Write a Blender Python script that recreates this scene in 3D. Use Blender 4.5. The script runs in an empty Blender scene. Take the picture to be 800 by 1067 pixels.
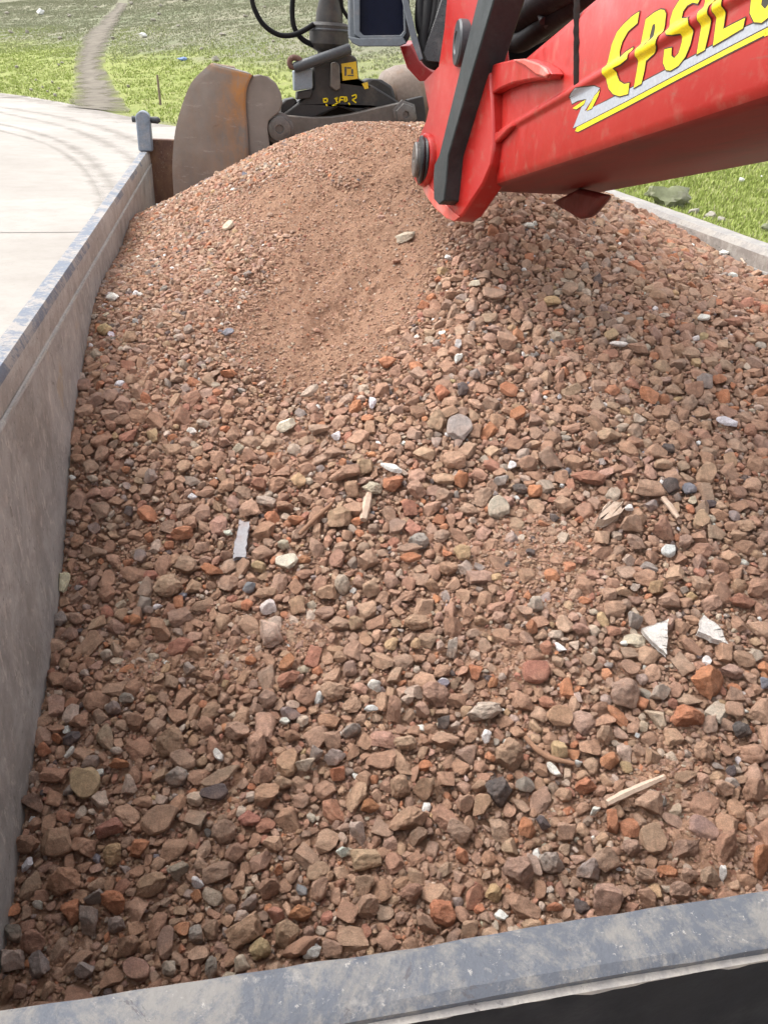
import bpy, bmesh, math, random
import numpy as np
from mathutils import Vector, Matrix, noise as mnoise
from mathutils.geometry import tessellate_polygon

random.seed(7)
rng = np.random.default_rng(11)
sc = bpy.context.scene
COL = sc.collection
D = bpy.data

# ------------------------------------------------------------------ camera
# axes: X across the load, Y along it (away), Z up; the camera is the origin, ground at z = -3.1
F = 800.0
PX, PY = 400.0, 533.5
def _cam_axes():
    v1 = np.array([224 - PX, 55 - PY, F]); v1 /= np.linalg.norm(v1)
    p1 = np.array([0 - PX, 1052 - PY, F]); p2 = np.array([800 - PX, 925 - PY, F])
    v2 = np.cross(np.cross(p1, p2), v1); v2 /= np.linalg.norm(v2)
    if v2[0] < 0: v2 = -v2
    v3 = np.cross(v1, v2)
    if v3[1] > 0: v3 = -v3
    return np.array([v2, v1, v3])
R = _cam_axes()
def ray(px, py):
    return R @ np.array([px - PX, py - PY, F])
def proj(P):                                   # N x 3 -> pixels of the photograph
    c = np.asarray(P) @ R
    return c[..., 0] / c[..., 2] * F + PX, c[..., 1] / c[..., 2] * F + PY, c[..., 2]
cam_data = D.cameras.new("camera")
cam = D.objects.new("camera", cam_data); COL.objects.link(cam)
right, down, fwd = R @ np.array([1, 0, 0]), R @ np.array([0, 1, 0]), R @ np.array([0, 0, 1])
M = Matrix.Identity(4)
for i in range(3):
    M[i][0], M[i][1], M[i][2] = right[i], -down[i], -fwd[i]
cam.matrix_world = M
cam_data.sensor_fit = 'VERTICAL'; cam_data.sensor_height = 24.0
cam_data.lens = F / 1067.0 * 24.0
cam_data.clip_start = 0.02; cam_data.clip_end = 2000
sc.camera = cam
GZ = -3.1

# ------------------------------------------------------------------ light
SUN_EL, SUN_AZ = math.radians(56), math.radians(-60)      # azimuth from +Y towards +X
w = D.worlds.new("World"); sc.world = w; w.use_nodes = True
nt = w.node_tree; nt.nodes.clear()
out = nt.nodes.new('ShaderNodeOutputWorld'); bg = nt.nodes.new('ShaderNodeBackground')
sky = nt.nodes.new('ShaderNodeTexSky'); sky.sky_type = 'NISHITA'; sky.sun_disc = False
sky.sun_elevation = SUN_EL; sky.sun_rotation = SUN_AZ
sky.air_density = 1.0; sky.dust_density = 4.0; sky.ozone_density = 0.6
bg.inputs[1].default_value = 0.15
hs = nt.nodes.new('ShaderNodeHueSaturation'); hs.inputs['Saturation'].default_value = .22
nt.links.new(sky.outputs[0], hs.inputs['Color']); nt.links.new(hs.outputs[0], bg.inputs[0]); nt.links.new(bg.outputs[0], out.inputs[0])
sd = D.lights.new("sun", 'SUN'); sd.energy = 0.5; sd.angle = math.radians(90); sd.color = (1.0, 0.95, 0.88)
so = D.objects.new("sun", sd); COL.objects.link(so)
sdir = Vector((math.cos(SUN_EL) * math.sin(SUN_AZ), math.cos(SUN_EL) * math.cos(SUN_AZ), math.sin(SUN_EL)))
so.rotation_euler = sdir.to_track_quat('Z', 'Y').to_euler(); so.location = (0, 0, 20)
vs = sc.view_settings
vs.view_transform = 'Standard'; vs.look = 'None'; vs.gamma = 1; vs.use_curve_mapping = False
vs.exposure = 1.55

# ------------------------------------------------------------------ materials
class NB:
    """small helper that wires a material"""
    def __init__(s, name):
        s.m = D.materials.new(name); s.m.use_nodes = True
        s.t = s.m.node_tree; s.b = s.t.nodes['Principled BSDF']
        s.co = s.n('ShaderNodeTexCoord').outputs['Object']
    def n(s, typ, **kw):
        x = s.t.nodes.new(typ)
        for k, v in kw.items(): setattr(x, k, v)
        return x
    def L(s, a, b): s.t.links.new(a, b)
    def noise(s, scale, detail=4, rough=0.55, co=None, dist=0.0):
        x = s.n('ShaderNodeTexNoise'); x.inputs['Scale'].default_value = scale
        x.inputs['Detail'].default_value = detail; x.inputs['Roughness'].default_value = rough
        x.inputs['Distortion'].default_value = dist
        s.L(co or s.co, x.inputs['Vector']); return x.outputs['Fac']
    def ramp(s, fac, lo, hi, a=0.0, b=1.0):
        x = s.n('ShaderNodeMapRange'); x.inputs[1].default_value = lo; x.inputs[2].default_value = hi
        x.inputs[3].default_value = a; x.inputs[4].default_value = b
        s.L(fac, x.inputs[0]); return x.outputs[0]
    def mix(s, fac, a, b, mode='MIX'):
        x = s.n('ShaderNodeMix', data_type='RGBA', blend_type=mode)
        for v, i in ((fac, 0), (a, 6), (b, 7)):
            if hasattr(v, 'links'): s.L(v, x.inputs[i])
            elif i == 0: x.inputs[0].default_value = v
            else: x.inputs[i].default_value = (*v, 1)
        return x.outputs[2]
    def math(s, op, a, b):
        x = s.n('ShaderNodeMath', operation=op)
        for i, v in enumerate((a, b)):
            if hasattr(v, 'links'): s.L(v, x.inputs[i])
            else: x.inputs[i].default_value = v
        return x.outputs[0]
    def stretch(s, sx, sy, sz):
        x = s.n('ShaderNodeMapping'); x.inputs['Scale'].default_value = (sx, sy, sz)
        s.L(s.co, x.inputs['Vector']); return x.outputs[0]
    def bump(s, h, strength, dist=0.01):
        x = s.n('ShaderNodeBump'); x.inputs['Strength'].default_value = strength
        x.inputs['Distance'].default_value = dist
        s.L(h, x.inputs['Height'])
        if s.b.inputs['Normal'].links: s.L(s.b.inputs['Normal'].links[0].from_socket, x.inputs['Normal'])
        s.L(x.outputs[0], s.b.inputs['Normal'])
    def fin(s, col, rough=0.7, metal=0.0, spec=0.5):
        for v, k in ((col, 'Base Color'), (rough, 'Roughness'), (metal, 'Metallic'), (spec, 'Specular IOR Level')):
            i = s.b.inputs[k]
            if hasattr(v, 'links'): s.L(v, i)
            else: i.default_value = (*v, 1) if k == 'Base Color' else v
        return s.m

def m_plain(name, c, rough=0.6, metal=0, dirt=(.25, .2, .16), amount=.35, scale=9, bump=.15, spec=.4):
    n = NB(name)
    f = n.ramp(n.noise(scale, 6, .65), .5, .72, 0, amount)
    f2 = n.ramp(n.noise(scale * 7, 3), .3, .8, .82, 1.12)
    c1 = n.mix(f, c, dirt)
    v = n.n('ShaderNodeVectorMath', operation='SCALE'); n.L(c1, v.inputs[0]); n.L(f2, v.inputs['Scale'])
    n.bump(n.noise(scale * 18, 3), bump, .002)
    return n.fin(v.outputs[0], n.ramp(n.noise(scale * 2, 4), .3, .7, rough * .8, min(1, rough * 1.25)), metal, spec)

def m_stone():
    n = NB("rubble_stone_surface")
    a = n.n('ShaderNodeAttribute', attribute_name='Col').outputs['Color']
    v1 = n.ramp(n.noise(75, 6, .72), .3, .7, .74, 1.34)
    v2 = n.ramp(n.noise(520, 3, .7), .3, .72, .84, 1.32)
    vv = n.math('MULTIPLY', v1, v2)
    dust = n.ramp(n.noise(16, 5, .7), .34, .66, .15, .8)
    al = n.n('ShaderNodeAttribute', attribute_name='Col').outputs['Alpha']
    dust = n.math('MULTIPLY', dust, al)
    c0 = n.mix(dust, a, (.455, .272, .183))
    s = n.n('ShaderNodeVectorMath', operation='SCALE'); n.L(c0, s.inputs[0]); n.L(vv, s.inputs['Scale']); c = s.outputs[0]
    vo = n.n('ShaderNodeTexVoronoi'); vo.inputs['Scale'].default_value = 190; n.L(n.co, vo.inputs['Vector'])
    c = n.mix(n.ramp(vo.outputs['Distance'], .10, .2, .30, 0), c, (.52, .43, .35))
    n.bump(n.noise(95, 8, .8), .8, .012); n.bump(n.noise(420, 4, .8), .8, .004)
    return n.fin(c, .9, 0, .22)
M_STONE = m_stone()

def m_soil():
    n = NB("rubble_soil_surface")
    c = n.mix(n.ramp(n.noise(5, 6, .65), .35, .68), (.455, .27, .175), (.385, .215, .135))
    c = n.mix(n.ramp(n.noise(130, 4, .7), .42, .7, 0, .7), c, (.49, .32, .225))
    c = n.mix(n.ramp(n.noise(310, 2, .6), .63, .72, 0, .6), c, (.52, .40, .32))
    c = n.mix(n.ramp(n.noise(240, 2, .6), .30, .36, .55, 0), c, (.13, .075, .05))
    n.bump(n.noise(60, 8, .8), 1, .014); n.bump(n.noise(260, 5, .8), 1, .006)
    return n.fin(c, .95, 0, .12)
M_SOIL = m_soil()

def m_rim(name, paint, dust, lo=.44, hi=.58):
    n = NB(name)
    f = n.ramp(n.math('ADD', n.math('MULTIPLY', n.noise(11, 10, .75, dist=.6), .6), n.math('MULTIPLY', n.noise(48, 9, .82), .4)), lo + (hi - lo) * .3, hi - (hi - lo) * .3)
    c = n.mix(f, paint, dust)
    c = n.mix(n.ramp(n.noise(38, 5, .7), .60, .68, 0, .8), c, tuple(min(.75, x * 1.25) for x in dust))
    c = n.mix(n.ramp(n.noise(26, 6, .75, dist=1.0), .62, .66, 0, .75), c, (.075, .07, .075))
    c = n.mix(n.ramp(n.noise(120, 5, .8), .62, .66, 0, .6), c, (.36, .34, .31)); c = n.mix(n.ramp(n.noise(75, 6, .8), .62, .66, 0, .6), c, (.05, .052, .06))
    n.bump(n.noise(30, 7, .7), .45, .006); n.bump(n.noise(210, 3), .25, .002)
    return n.fin(c, n.ramp(f, 0, 1, .62, .9), 0, .25)
M_RIM_L = m_rim("worn_blue_grey_rail_paint", (.14, .162, .20), (.32, .30, .28), .44, .58)
M_RIM_R = m_rim("dusty_rail_paint", (.28, .265, .25), (.38, .355, .32), .40, .6)
M_RIM_H = m_rim("scuffed_blue_rail_paint", (.088, .096, .112), (.175, .168, .158), .42, .64)

def m_wall():
    n = NB("scuffed_wall_plate")
    st = n.stretch(1, .8, .7)
    c = n.mix(n.ramp(n.noise(7, 9, .72, st, .9), .35, .65), (.25, .24, .225), (.43, .415, .39))
    st2 = n.stretch(1, 1.9, .9); st2.node.inputs['Rotation'].default_value = (.6, 0, 0)
    c = n.mix(n.ramp(n.noise(17, 7, .75, st2, 1.2), .54, .64, 0, .8), c, (.54, .50, .45))
    c = n.mix(n.ramp(n.noise(23, 6, .75, st2, 1.4), .60, .69, 0, .85), c, (.105, .09, .082))
    c = n.mix(n.ramp(n.noise(3.2, 5, .6), .63, .72, 0, .55), c, (.45, .31, .13))
    c = n.mix(n.ramp(n.noise(2.4, 8, .75), .50, .64, 0, .5), c, (.17, .148, .125)); c = n.mix(n.ramp(n.noise(60, 5, .8), .62, .67, 0, .6), c, (.12, .105, .095))
    n.bump(n.noise(14, 7, .7, st2), .45, .008); n.bump(n.noise(2.2, 3, .5), .5, .03)
    return n.fin(c, .7, .1, .4)
M_WALL = m_wall()
M_FLANK = m_rim('dusty_rail_flank_paint', (.29, .265, .24), (.40, .37, .335), .4, .6)
M_BLACK = m_plain("black_headboard_paint", (.007, .008, .011), .65, 0, (.10, .09, .08), .14, 7, .12, .15)
M_RUSTP = None

def m_rusty(name, base, rust, lo, hi, dark=(.03, .025, .022)):
    n = NB(name)
    st = n.stretch(1, 1, .4)
    c = n.mix(n.ramp(n.noise(5, 7, .7, st, .6), lo, hi), base, rust)
    c = n.mix(n.ramp(n.noise(11, 6, .7), .58, .7, 0, .7), c, dark)
    c = n.mix(n.ramp(n.noise(90, 3, .7), .62, .7, 0, .5), c, (.42, .36, .29))
    n.bump(n.noise(50, 6, .7), .35, .004)
    return n.fin(c, .75, .1, .35)
M_TAIL = m_rusty("rusty_tailgate_plate", (.13, .07, .055), (.27, .17, .10), .45, .7)
M_POST = m_plain("blue_grey_post_paint", (.20, .235, .29), .5, 0, (.38, .35, .33), .5, 18, .15)

def m_red():
    n = NB("faded_red_crane_paint")
    c = n.mix(n.ramp(n.noise(3.0, 5, .6), .35, .75), (.36, .0125, .010), (.43, .034, .027))
    c = n.mix(n.ramp(n.noise(20, 7, .7), .54, .74, 0, .55), c, (.36, .15, .11))
    st = n.stretch(9, 1.2, 9); st.node.inputs['Rotation'].default_value = (-.2, 0, -.09)
    c = n.mix(n.ramp(n.noise(9, 7, .8, st), .58, .66, 0, .55), c, (.26, .085, .065))
    c = n.mix(n.ramp(n.noise(28, 6, .8), .66, .70, 0, .75), c, (.10, .035, .03))
    n.bump(n.noise(9, 3, .5), .10, .006); n.bump(n.noise(160, 3), .06, .001)
    return n.fin(c, n.ramp(n.noise(14, 6, .7), .35, .7, .28, .5), 0, .38)
M_RED = m_red()
def m_redbelly():  # red darkened for the shade under the boom, with streaks of grime
    n = NB("shaded_grimy_red_underside_paint")
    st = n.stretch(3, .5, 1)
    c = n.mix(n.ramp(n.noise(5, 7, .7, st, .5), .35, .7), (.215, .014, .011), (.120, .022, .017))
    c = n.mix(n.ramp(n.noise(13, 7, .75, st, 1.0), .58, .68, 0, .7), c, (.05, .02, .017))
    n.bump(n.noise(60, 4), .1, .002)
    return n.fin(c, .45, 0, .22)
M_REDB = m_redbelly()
M_REDDUST = m_plain("dusty_red_paint", (.58, .10, .075), .5, 0, (.52, .32, .27), .9, 7, .12)
M_YEL = m_plain("yellow_decal_vinyl", (.82, .62, .005), .4, 0, (.45, .3, .1), .25, 40, .04)
M_GRYD = m_plain("grey_decal_vinyl", (.36, .38, .42), .4, 0, (.4, .35, .33), .3, 30, .04)
M_OUTL = m_plain("dark_decal_outline", (.03, .022, .012), .5, 0, (.1, .08, .05), .2, 40, .04)
M_DARK = m_plain("dark_grey_steel_paint", (.055, .060, .066), .42, .1, (.20, .17, .14), .4, 12, .2)
M_BAR = m_plain("grey_green_link_paint", (.024, .030, .032), .5, .1, (.10, .09, .085), .3, 14, .2)
M_RUB = m_plain("black_rubber_hose", (.007, .007, .008), .55, 0, (.035, .03, .028), .3, 12, .15, .15)
M_LAMP = m_plain("grey_lamp_housing", (.060, .070, .082), .6, 0, (.22, .18, .16), .4, 14, .1)
M_GLASS = m_plain("dark_lamp_lens", (.003, .004, .012), .3, 0, (.012, .012, .02), .3, 5, .02, .05)
M_PIN = m_plain("greased_pin_steel", (.16, .15, .14), .4, .5, (.03, .028, .025), .7, 22, .25)
M_GREASE = m_plain("black_grease_sleeve", (.014, .014, .016), .3, .1, (.10, .09, .085), .45, 30, .5)
M_BODY = m_plain("grapple_body_paint", (.034, .032, .031), .55, .15, (.14, .115, .09), .5, 7, .25)
M_CROSS = m_plain("worn_crossbar_steel", (.125, .112, .10), .5, .35, (.24, .20, .165), .6, 8, .25)
M_STICK = m_plain("yellow_warning_sticker", (.68, .45, .03), .5, 0, (.3, .22, .1), .4, 30, .05)
M_BOX = m_plain("pale_blue_block_paint", (.21, .25, .29), .5, .1, (.3, .28, .25), .4, 25, .1)
M_LAMPB = m_plain("tan_worn_shell_steel", (.22, .17, .135), .5, .3, (.28, .15, .08), .6, 8, .2)
M_WOOD = m_plain("weathered_wood", (.50, .38, .29), .85, 0, (.36, .2, .13), .5, 25, .4)
M_TWIG = m_plain("brown_twig_bark", (.27, .15, .09), .9, 0, (.36, .2, .13), .5, 40, .5)
M_GPLAS = m_plain("grey_plastic_offcut", (.30, .29, .30), .6, 0, (.36, .2, .13), .35, 30, .1)

def m_shell():
    n = NB("grapple_shell_steel")
    r = n.n('ShaderNodeAttribute', attribute_name='Rust').outputs['Fac']
    nz = n.noise(14, 9, .8, n.stretch(1, 1, .45))
    f = n.math('MULTIPLY', n.ramp(nz, .36, .60), r)
    c = n.mix(n.ramp(n.noise(5, 6, .65), .35, .7), (.165, .142, .125), (.235, .208, .185))
    c = n.mix(n.ramp(n.noise(26, 6, .75, dist=1), .62, .68, 0, .6), c, (.10, .085, .075))
    c = n.mix(n.ramp(n.noise(22, 7, .8, n.stretch(.35, 1, 1.6)), .58, .64, 0, .5), c, (.33, .31, .285))
    c = n.mix(f, c, (.40, .18, .05))
    n.bump(n.noise(30, 6, .7), .25, .004)
    return n.fin(c, .62, .1, .3)
M_SHELL = m_shell()

def m_concrete():
    n = NB("pale_concrete_road")
    c = n.mix(n.ramp(n.noise(.25, 6, .65), .35, .7), (.36, .335, .305), (.275, .25, .222))
    c = n.mix(n.ramp(n.noise(2.2, 8, .75), .46, .68, 0, .5), c, (.25, .225, .195)); c = n.mix(n.ramp(n.noise(9, 6, .8), .60, .68, 0, .5), c, (.19, .17, .15))
    n.bump(n.noise(40, 4), .2, .01)
    return n.fin(c, .85, 0, .3)
M_ROAD = m_concrete()
def m_edge(name, c1, c2, scale, lo, hi):
    n = NB(name)
    c = n.mix(n.ramp(n.noise(scale, 8, .75), .38, .64), c1, c2)
    e = n.n('ShaderNodeAttribute', attribute_name='Edge').outputs['Fac']
    a = n.math('ADD', e, n.ramp(n.noise(scale * .9, 8, .8), .3, .7, -.75, .75))
    n.L(n.ramp(a, lo, hi), n.b.inputs['Alpha'])
    n.bump(n.noise(scale * 6, 6, .75), .6, .05)
    return n.fin(c, .95, 0, .1)
M_TRACKM = m_edge("tyre_mud_on_road", (.22, .195, .17), (.30, .275, .24), .8, .3, 3.0)
M_JOINT = m_plain("road_joint_filler", (.22, .205, .19), .9)

def m_grass(name, zmix):
    n = NB(name)
    base = n.mix(n.ramp(n.noise(.35, 7, .7), .35, .68), (.225, .265, .075), (.285, .30, .11))
    base = n.mix(n.ramp(n.noise(2.2, 6, .7), .5, .72, 0, .55), base, (.17, .215, .06))
    base = n.mix(n.ramp(n.noise(6, 5, .7), .58, .72, 0, .6), base, (.30, .27, .13))
    pos = n.n('ShaderNodeNewGeometry').outputs['Position']
    sp = n.n('ShaderNodeSeparateXYZ'); n.L(pos, sp.inputs[0])
    zz = n.math('ADD', sp.outputs['Z'], n.math('MULTIPLY', n.noise(.10, 6, .7), 4.5))
    dull = n.mix(n.ramp(n.noise(.10, 10, .75, n.stretch(.4, 1, 1)), .40, .60), (.15, .168, .095), (.23, .22, .155))
    dull = n.mix(n.ramp(n.noise(1.1, 8, .8, n.stretch(.5, 1, 1)), .54, .66, 0, .7), dull, (.27, .245, .18)); dull = n.mix(n.ramp(n.noise(.6, 8, .8), .56, .66, 0, .7), dull, (.075, .085, .045))
    c = n.mix(n.ramp(zz, zmix, zmix + 1.6), base, dull)
    c = n.mix(n.ramp(zz, zmix + 7.5, zmix + 13, 0, .55), c, (.215, .19, .145))
    dirt = n.mix(n.ramp(n.noise(.9, 8, .72), .60, .70, 0, .85), c, (.26, .20, .14))
    n.bump(n.noise(9, 7, .75), .8, .12)
    return n.fin(dirt, .95, 0, .15)
M_GRASS = m_grass("meadow_ground", 1.1)
def m_blade():
    n = NB("grass_blade")
    a = n.n('ShaderNodeAttribute', attribute_name='Col').outputs['Color']
    return n.fin(a, .8, 0, .2)
M_BLADE = m_blade()
M_DIRT = m_edge('bare_dirt_track', (.135, .118, .095), (.215, .192, .155), .55, -.25, .75)
M_MOSS = m_plain("mossy_boulder_stone", (.16, .17, .095), .9, 0, (.28, .26, .21), .8, 1.6, .6)
M_PALEROCK = m_plain("pale_limestone", (.30, .275, .23), .9, 0, (.28, .22, .16), .6, 3, .5)
M_WHITE = m_plain("white_litter", (.75, .74, .72), .6, 0, (.5, .45, .4), .3, 5, .2)
M_BLUE = m_plain("blue_litter", (.14, .22, .42), .6, 0, (.3, .3, .3), .3, 5, .2)
M_POSTW = m_plain("weathered_post_wood", (.20, .15, .11), .9, 0, (.3, .26, .2), .5, 9, .3)

# ------------------------------------------------------------------ object helpers
def tag(o, label=None, cat=None, group=None, kind=None):
    if label: o['label'] = label
    if cat: o['category'] = cat
    if group: o['group'] = group
    if kind: o['kind'] = kind
    return o
def empty(name, loc, label, cat, group=None):
    o = D.objects.new(name, None); COL.objects.link(o); o.location = loc; o.empty_display_size = .2
    return tag(o, label, cat, group)
def link(name, me, mat, parent=None, angle=35, bevel=0.0, segs=2, subsurf=0):
    if mat is not None and not me.materials: me.materials.append(mat)
    if angle is not None:
        me.polygons.foreach_set('use_smooth', np.ones(len(me.polygons), bool))
        me.set_sharp_from_angle(angle=math.radians(angle))
    o = D.objects.new(name, me); COL.objects.link(o)
    if bevel:
        b = o.modifiers.new('bevel', 'BEVEL'); b.width = bevel; b.segments = segs
        b.limit_method = 'ANGLE'; b.angle_limit = math.radians(32); b.harden_normals = False
    if parent is not None:
        o.parent = parent; o.matrix_parent_inverse = Matrix.Translation(-parent.location)
    return o
def mesh_pydata(name, v, f):
    me = D.meshes.new(name); me.from_pydata([tuple(map(float, p)) for p in v], [], f); me.update(); return me
def from_bm(name, bm):
    me = D.meshes.new(name); bmesh.ops.recalc_face_normals(bm, faces=bm.faces[:]); bm.to_mesh(me); bm.free(); return me
def prism_bm(pts, ext, bm=None):
    """closed polygon pts (3d) pushed along the vector ext"""
    bm = bm or bmesh.new()
    a = [bm.verts.new(Vector(p)) for p in pts]; b = [bm.verts.new(Vector(p) + Vector(ext)) for p in pts]
    n = len(a)
    tris = tessellate_polygon([[Vector(p) for p in pts]])
    for t in tris:
        bm.faces.new([a[i] for i in t]); bm.faces.new([b[i] for i in reversed(t)])
    for i in range(n):
        bm.faces.new((a[i], a[(i + 1) % n], b[(i + 1) % n], b[i]))
    bmesh.ops.dissolve_limit(bm, angle_limit=.001, verts=bm.verts[:], edges=bm.edges[:])
    return bm
def prism(name, pts, ext, mat, parent, bevel=0.0, angle=35):
    return link(name, from_bm(name, prism_bm(pts, ext)), mat, parent, angle, bevel)
def box_bm(lo, hi, bm=None):
    bm = bm or bmesh.new()
    vs = [bm.verts.new((x, y, z)) for x in (lo[0], hi[0]) for y in (lo[1], hi[1]) for z in (lo[2], hi[2])]
    for f in ((0, 1, 3, 2), (4, 6, 7, 5), (0, 4, 5, 1), (2, 3, 7, 6), (0, 2, 6, 4), (1, 5, 7, 3)):
        bm.faces.new([vs[i] for i in f])
    return bm
def lathe(name, base, axis, prof, mat, parent, seg=28, angle=35):
    """prof = [(distance along axis, radius), ...]"""
    ax = Vector(axis).normalized(); base = Vector(base)
    s = ax.orthogonal().normalized(); t = ax.cross(s)
    bm = bmesh.new(); rings = []
    for d, r in prof:
        rings.append([bm.verts.new(base + ax * d + (s * math.cos(2 * math.pi * k / seg) + t * math.sin(2 * math.pi * k / seg)) * r) for k in range(seg)])
    for a, b in zip(rings, rings[1:]):
        for k in range(seg): bm.faces.new((a[k], a[(k + 1) % seg], b[(k + 1) % seg], b[k]))
    bm.faces.new(rings[0]); bm.faces.new(rings[-1])
    return link(name, from_bm(name, bm), mat, parent, angle)
def smooth_path(pts, n=8):
    P = [Vector(p) for p in pts]; P = [P[0] * 2 - P[1]] + P + [P[-1] * 2 - P[-2]]; o = []
    for i in range(1, len(P) - 2):
        for k in range(n):
            t = k / n; a, b, c, d = P[i - 1:i + 3]
            o.append(.5 * ((2 * b) + (c - a) * t + (2 * a - 5 * b + 4 * c - d) * t * t + (3 * b - a - 3 * c + d) * t ** 3))
    return o + [P[-2]]
def tube(name, pts, r, mat, parent, seg=12, n=8, rfun=None):
    P = smooth_path(pts, n); bm = bmesh.new(); rings = []
    up = (P[1] - P[0]).orthogonal().normalized()
    for i, p in enumerate(P):
        t = (P[min(i + 1, len(P) - 1)] - P[max(i - 1, 0)]).normalized()
        up = (up - t * up.dot(t)).normalized(); s = t.cross(up)
        rr = r * (rfun(i / (len(P) - 1)) if rfun else 1)
        rings.append([bm.verts.new(p + (up * math.cos(2 * math.pi * k / seg) + s * math.sin(2 * math.pi * k / seg)) * rr) for k in range(seg)])
    for a, b in zip(rings, rings[1:]):
        for k in range(seg): bm.faces.new((a[k], a[(k + 1) % seg], b[(k + 1) % seg], b[k]))
    bm.faces.new(rings[0]); bm.faces.new(rings[-1])
    return link(name, from_bm(name, bm), mat, parent, 50)

# ------------------------------------------------------------------ tipper body
XL, XR, RZ = -0.4266, 2.02, -0.54
FLOOR = -1.75; YB = 5.40
HZ, HY0, HY1 = -0.62, 0.293, 0.347
tip = empty("tipper_body", (0.8, 2.8, FLOOR), "grey steel tipper body with scuffed walls, heaped with brown rubble", "tipper body")
def rail(name, x0, x1, y0, y1, z0, z1, mat, parent, amp=.004, n=70, along='y', seed=0, flank=None):
    """a knocked-about top rail: rounded box with dented edges"""
    bm = bmesh.new(); rings = []
    sec = [(0, 0), (1, 0), (1, .72), (.86, 1), (.14, 1), (0, .72)]
    for i in range(n + 1):
        t = i / n; ring = []
        for k, (a, b) in enumerate(sec):
            q = mnoise.noise(Vector((t * 9 + k * 7.3, seed, k))) * amp + mnoise.noise(Vector((t * 60 + k * 3.3, seed, k))) * amp * .3
            c, z = x0 + (x1 - x0) * a + q, z0 + (z1 - z0) * b + (q if b > .5 else 0)
            y = y0 + (y1 - y0) * t
            ring.append(bm.verts.new((c, y, z) if along == 'y' else (y, c, z)))
        rings.append(ring)
    for a, b in zip(rings, rings[1:]):
        for k in range(6): bm.faces.new((a[k], a[(k + 1) % 6], b[(k + 1) % 6], b[k]))
    bm.faces.new(rings[0]); bm.faces.new(rings[-1])
    bmesh.ops.recalc_face_normals(bm, faces=bm.faces[:])
    for f_ in bm.faces: f_.material_index = 0 if f_.normal.z > .35 else 1
    me = from_bm(name, bm); me.materials.append(mat); me.materials.append(flank or mat)
    return link(name, me, None, parent, 30)
def side_wall(sgn, xin, xout, rim):
    wl = link("side_wall", from_bm("side_wall", prism_bm(
        [(xin - sgn * .006, .3, FLOOR), (xout - sgn * .012, .3, FLOOR), (xout - sgn * .012, .3, RZ - .075), (xin - sgn * .006, .3, RZ - .075)], (0, YB - .3, 0))), M_WALL, tip, 30)
    rail("top_rail", min(xin, xout), max(xin, xout), .29, YB, RZ - .0745, RZ, rim, wl, seed=sgn * 3.1, flank=M_FLANK)
    # the ledge where plate and rail are welded
    bm = bmesh.new(); n = 160; rr = []
    for i in range(n + 1):
        y = .3 + (YB - .3) * i / n; q = .0022 * mnoise.noise(Vector((y * 30, sgn, 2)))
        rr.append([bm.verts.new((xin - sgn * a, y, RZ - .076 + b + q)) for a, b in ((-.0, 0.003), (.006 + q, -.001), (.007 + q, -.006), (0, -.012))])
    for a, b in zip(rr, rr[1:]):
        for k in range(3): bm.faces.new((a[k], a[k + 1], b[k + 1], b[k]))
    link("weld_seam", from_bm("weld_seam", bm), M_RIM_R, wl, 50)
    return wl
side_wall(-1, XL, XL - .053, M_RIM_L)
side_wall(1, XR, XR + .125, M_RIM_R)
hb = link("headboard", from_bm("headboard", box_bm((XL - .05, HY0 + .008, FLOOR), (XR + .12, HY1 - .006, HZ - .0115))), M_BLACK, tip, 30)
rail("top_rail", HY0 + .006, HY1, XL - .053, XR + .125, HZ - .012, HZ, M_RIM_H, hb, amp=.003, n=220, along='x', seed=9)
# crusted lip hanging below the rail, broken edge
bm = bmesh.new(); n = 260; rr = []
for i in range(n + 1):
    x = XL + (XR - XL) * i / n
    q = .004 + .010 * mnoise.noise(Vector((x * 9, 3, 1))) + .006 * mnoise.noise(Vector((x * 40, 3, 4)))
    rr.append([bm.verts.new((x, HY0 + .007 - e, HZ - .011 - h)) for e, h in ((0, 0), (.006, .001), (.005, max(.002, q)), (0, max(.003, q + .001)))])
for a, b in zip(rr, rr[1:]):
    for k in range(3): bm.faces.new((a[k], a[k + 1], b[k + 1], b[k]))
link("crusted_lip", from_bm("crusted_lip", bm), M_RIM_R, hb, 40)
def ypl(px, py, Y):
    d = ray(px, py); return Vector(d * Y / d[1])
tz = ypl(170, 145, YB + .02).z
link("tailgate", from_bm("tailgate", box_bm((XL - .045, YB + .004, FLOOR), (XR + .11, YB + .06, tz))), M_TAIL, tip, 30, .006)
link("bed_floor", from_bm("bed_floor", box_bm((XL - .04, .31, FLOOR - .12), (XR + .1, YB, FLOOR - .002))), M_BLACK, tip, 30)
# corner post at the rear of the left wall
pc = ypl(144, 158, YB - .06); ptop = ypl(144, 121, YB - .06).z
px0, px1 = XL - .056, XL + .026
post = link("corner_post", from_bm("corner_post", box_bm((px0, YB - .10, RZ + .002), (px1, YB + .0, ptop))), M_POST, tip, 30, .008)
lathe("post_cap", ((px0 + px1) / 2, YB - .10 - .002, ptop - .012), (0, 1, 0), [(0, .036), (.004, .0415), (.10, .0415), (.104, .036)], M_POST, post)
for s in (px0 - .026, px1 + .002):
    lathe("latch_pin", (s, YB - .05, ptop - .018), (1, 0, 0), [(0, .012), (.003, .018), (.030, .018), (.034, .012)] if s < XL - .05 else [(0, .018), (.04, .020), (.055, .010)], M_DARK, post, 14)

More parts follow.
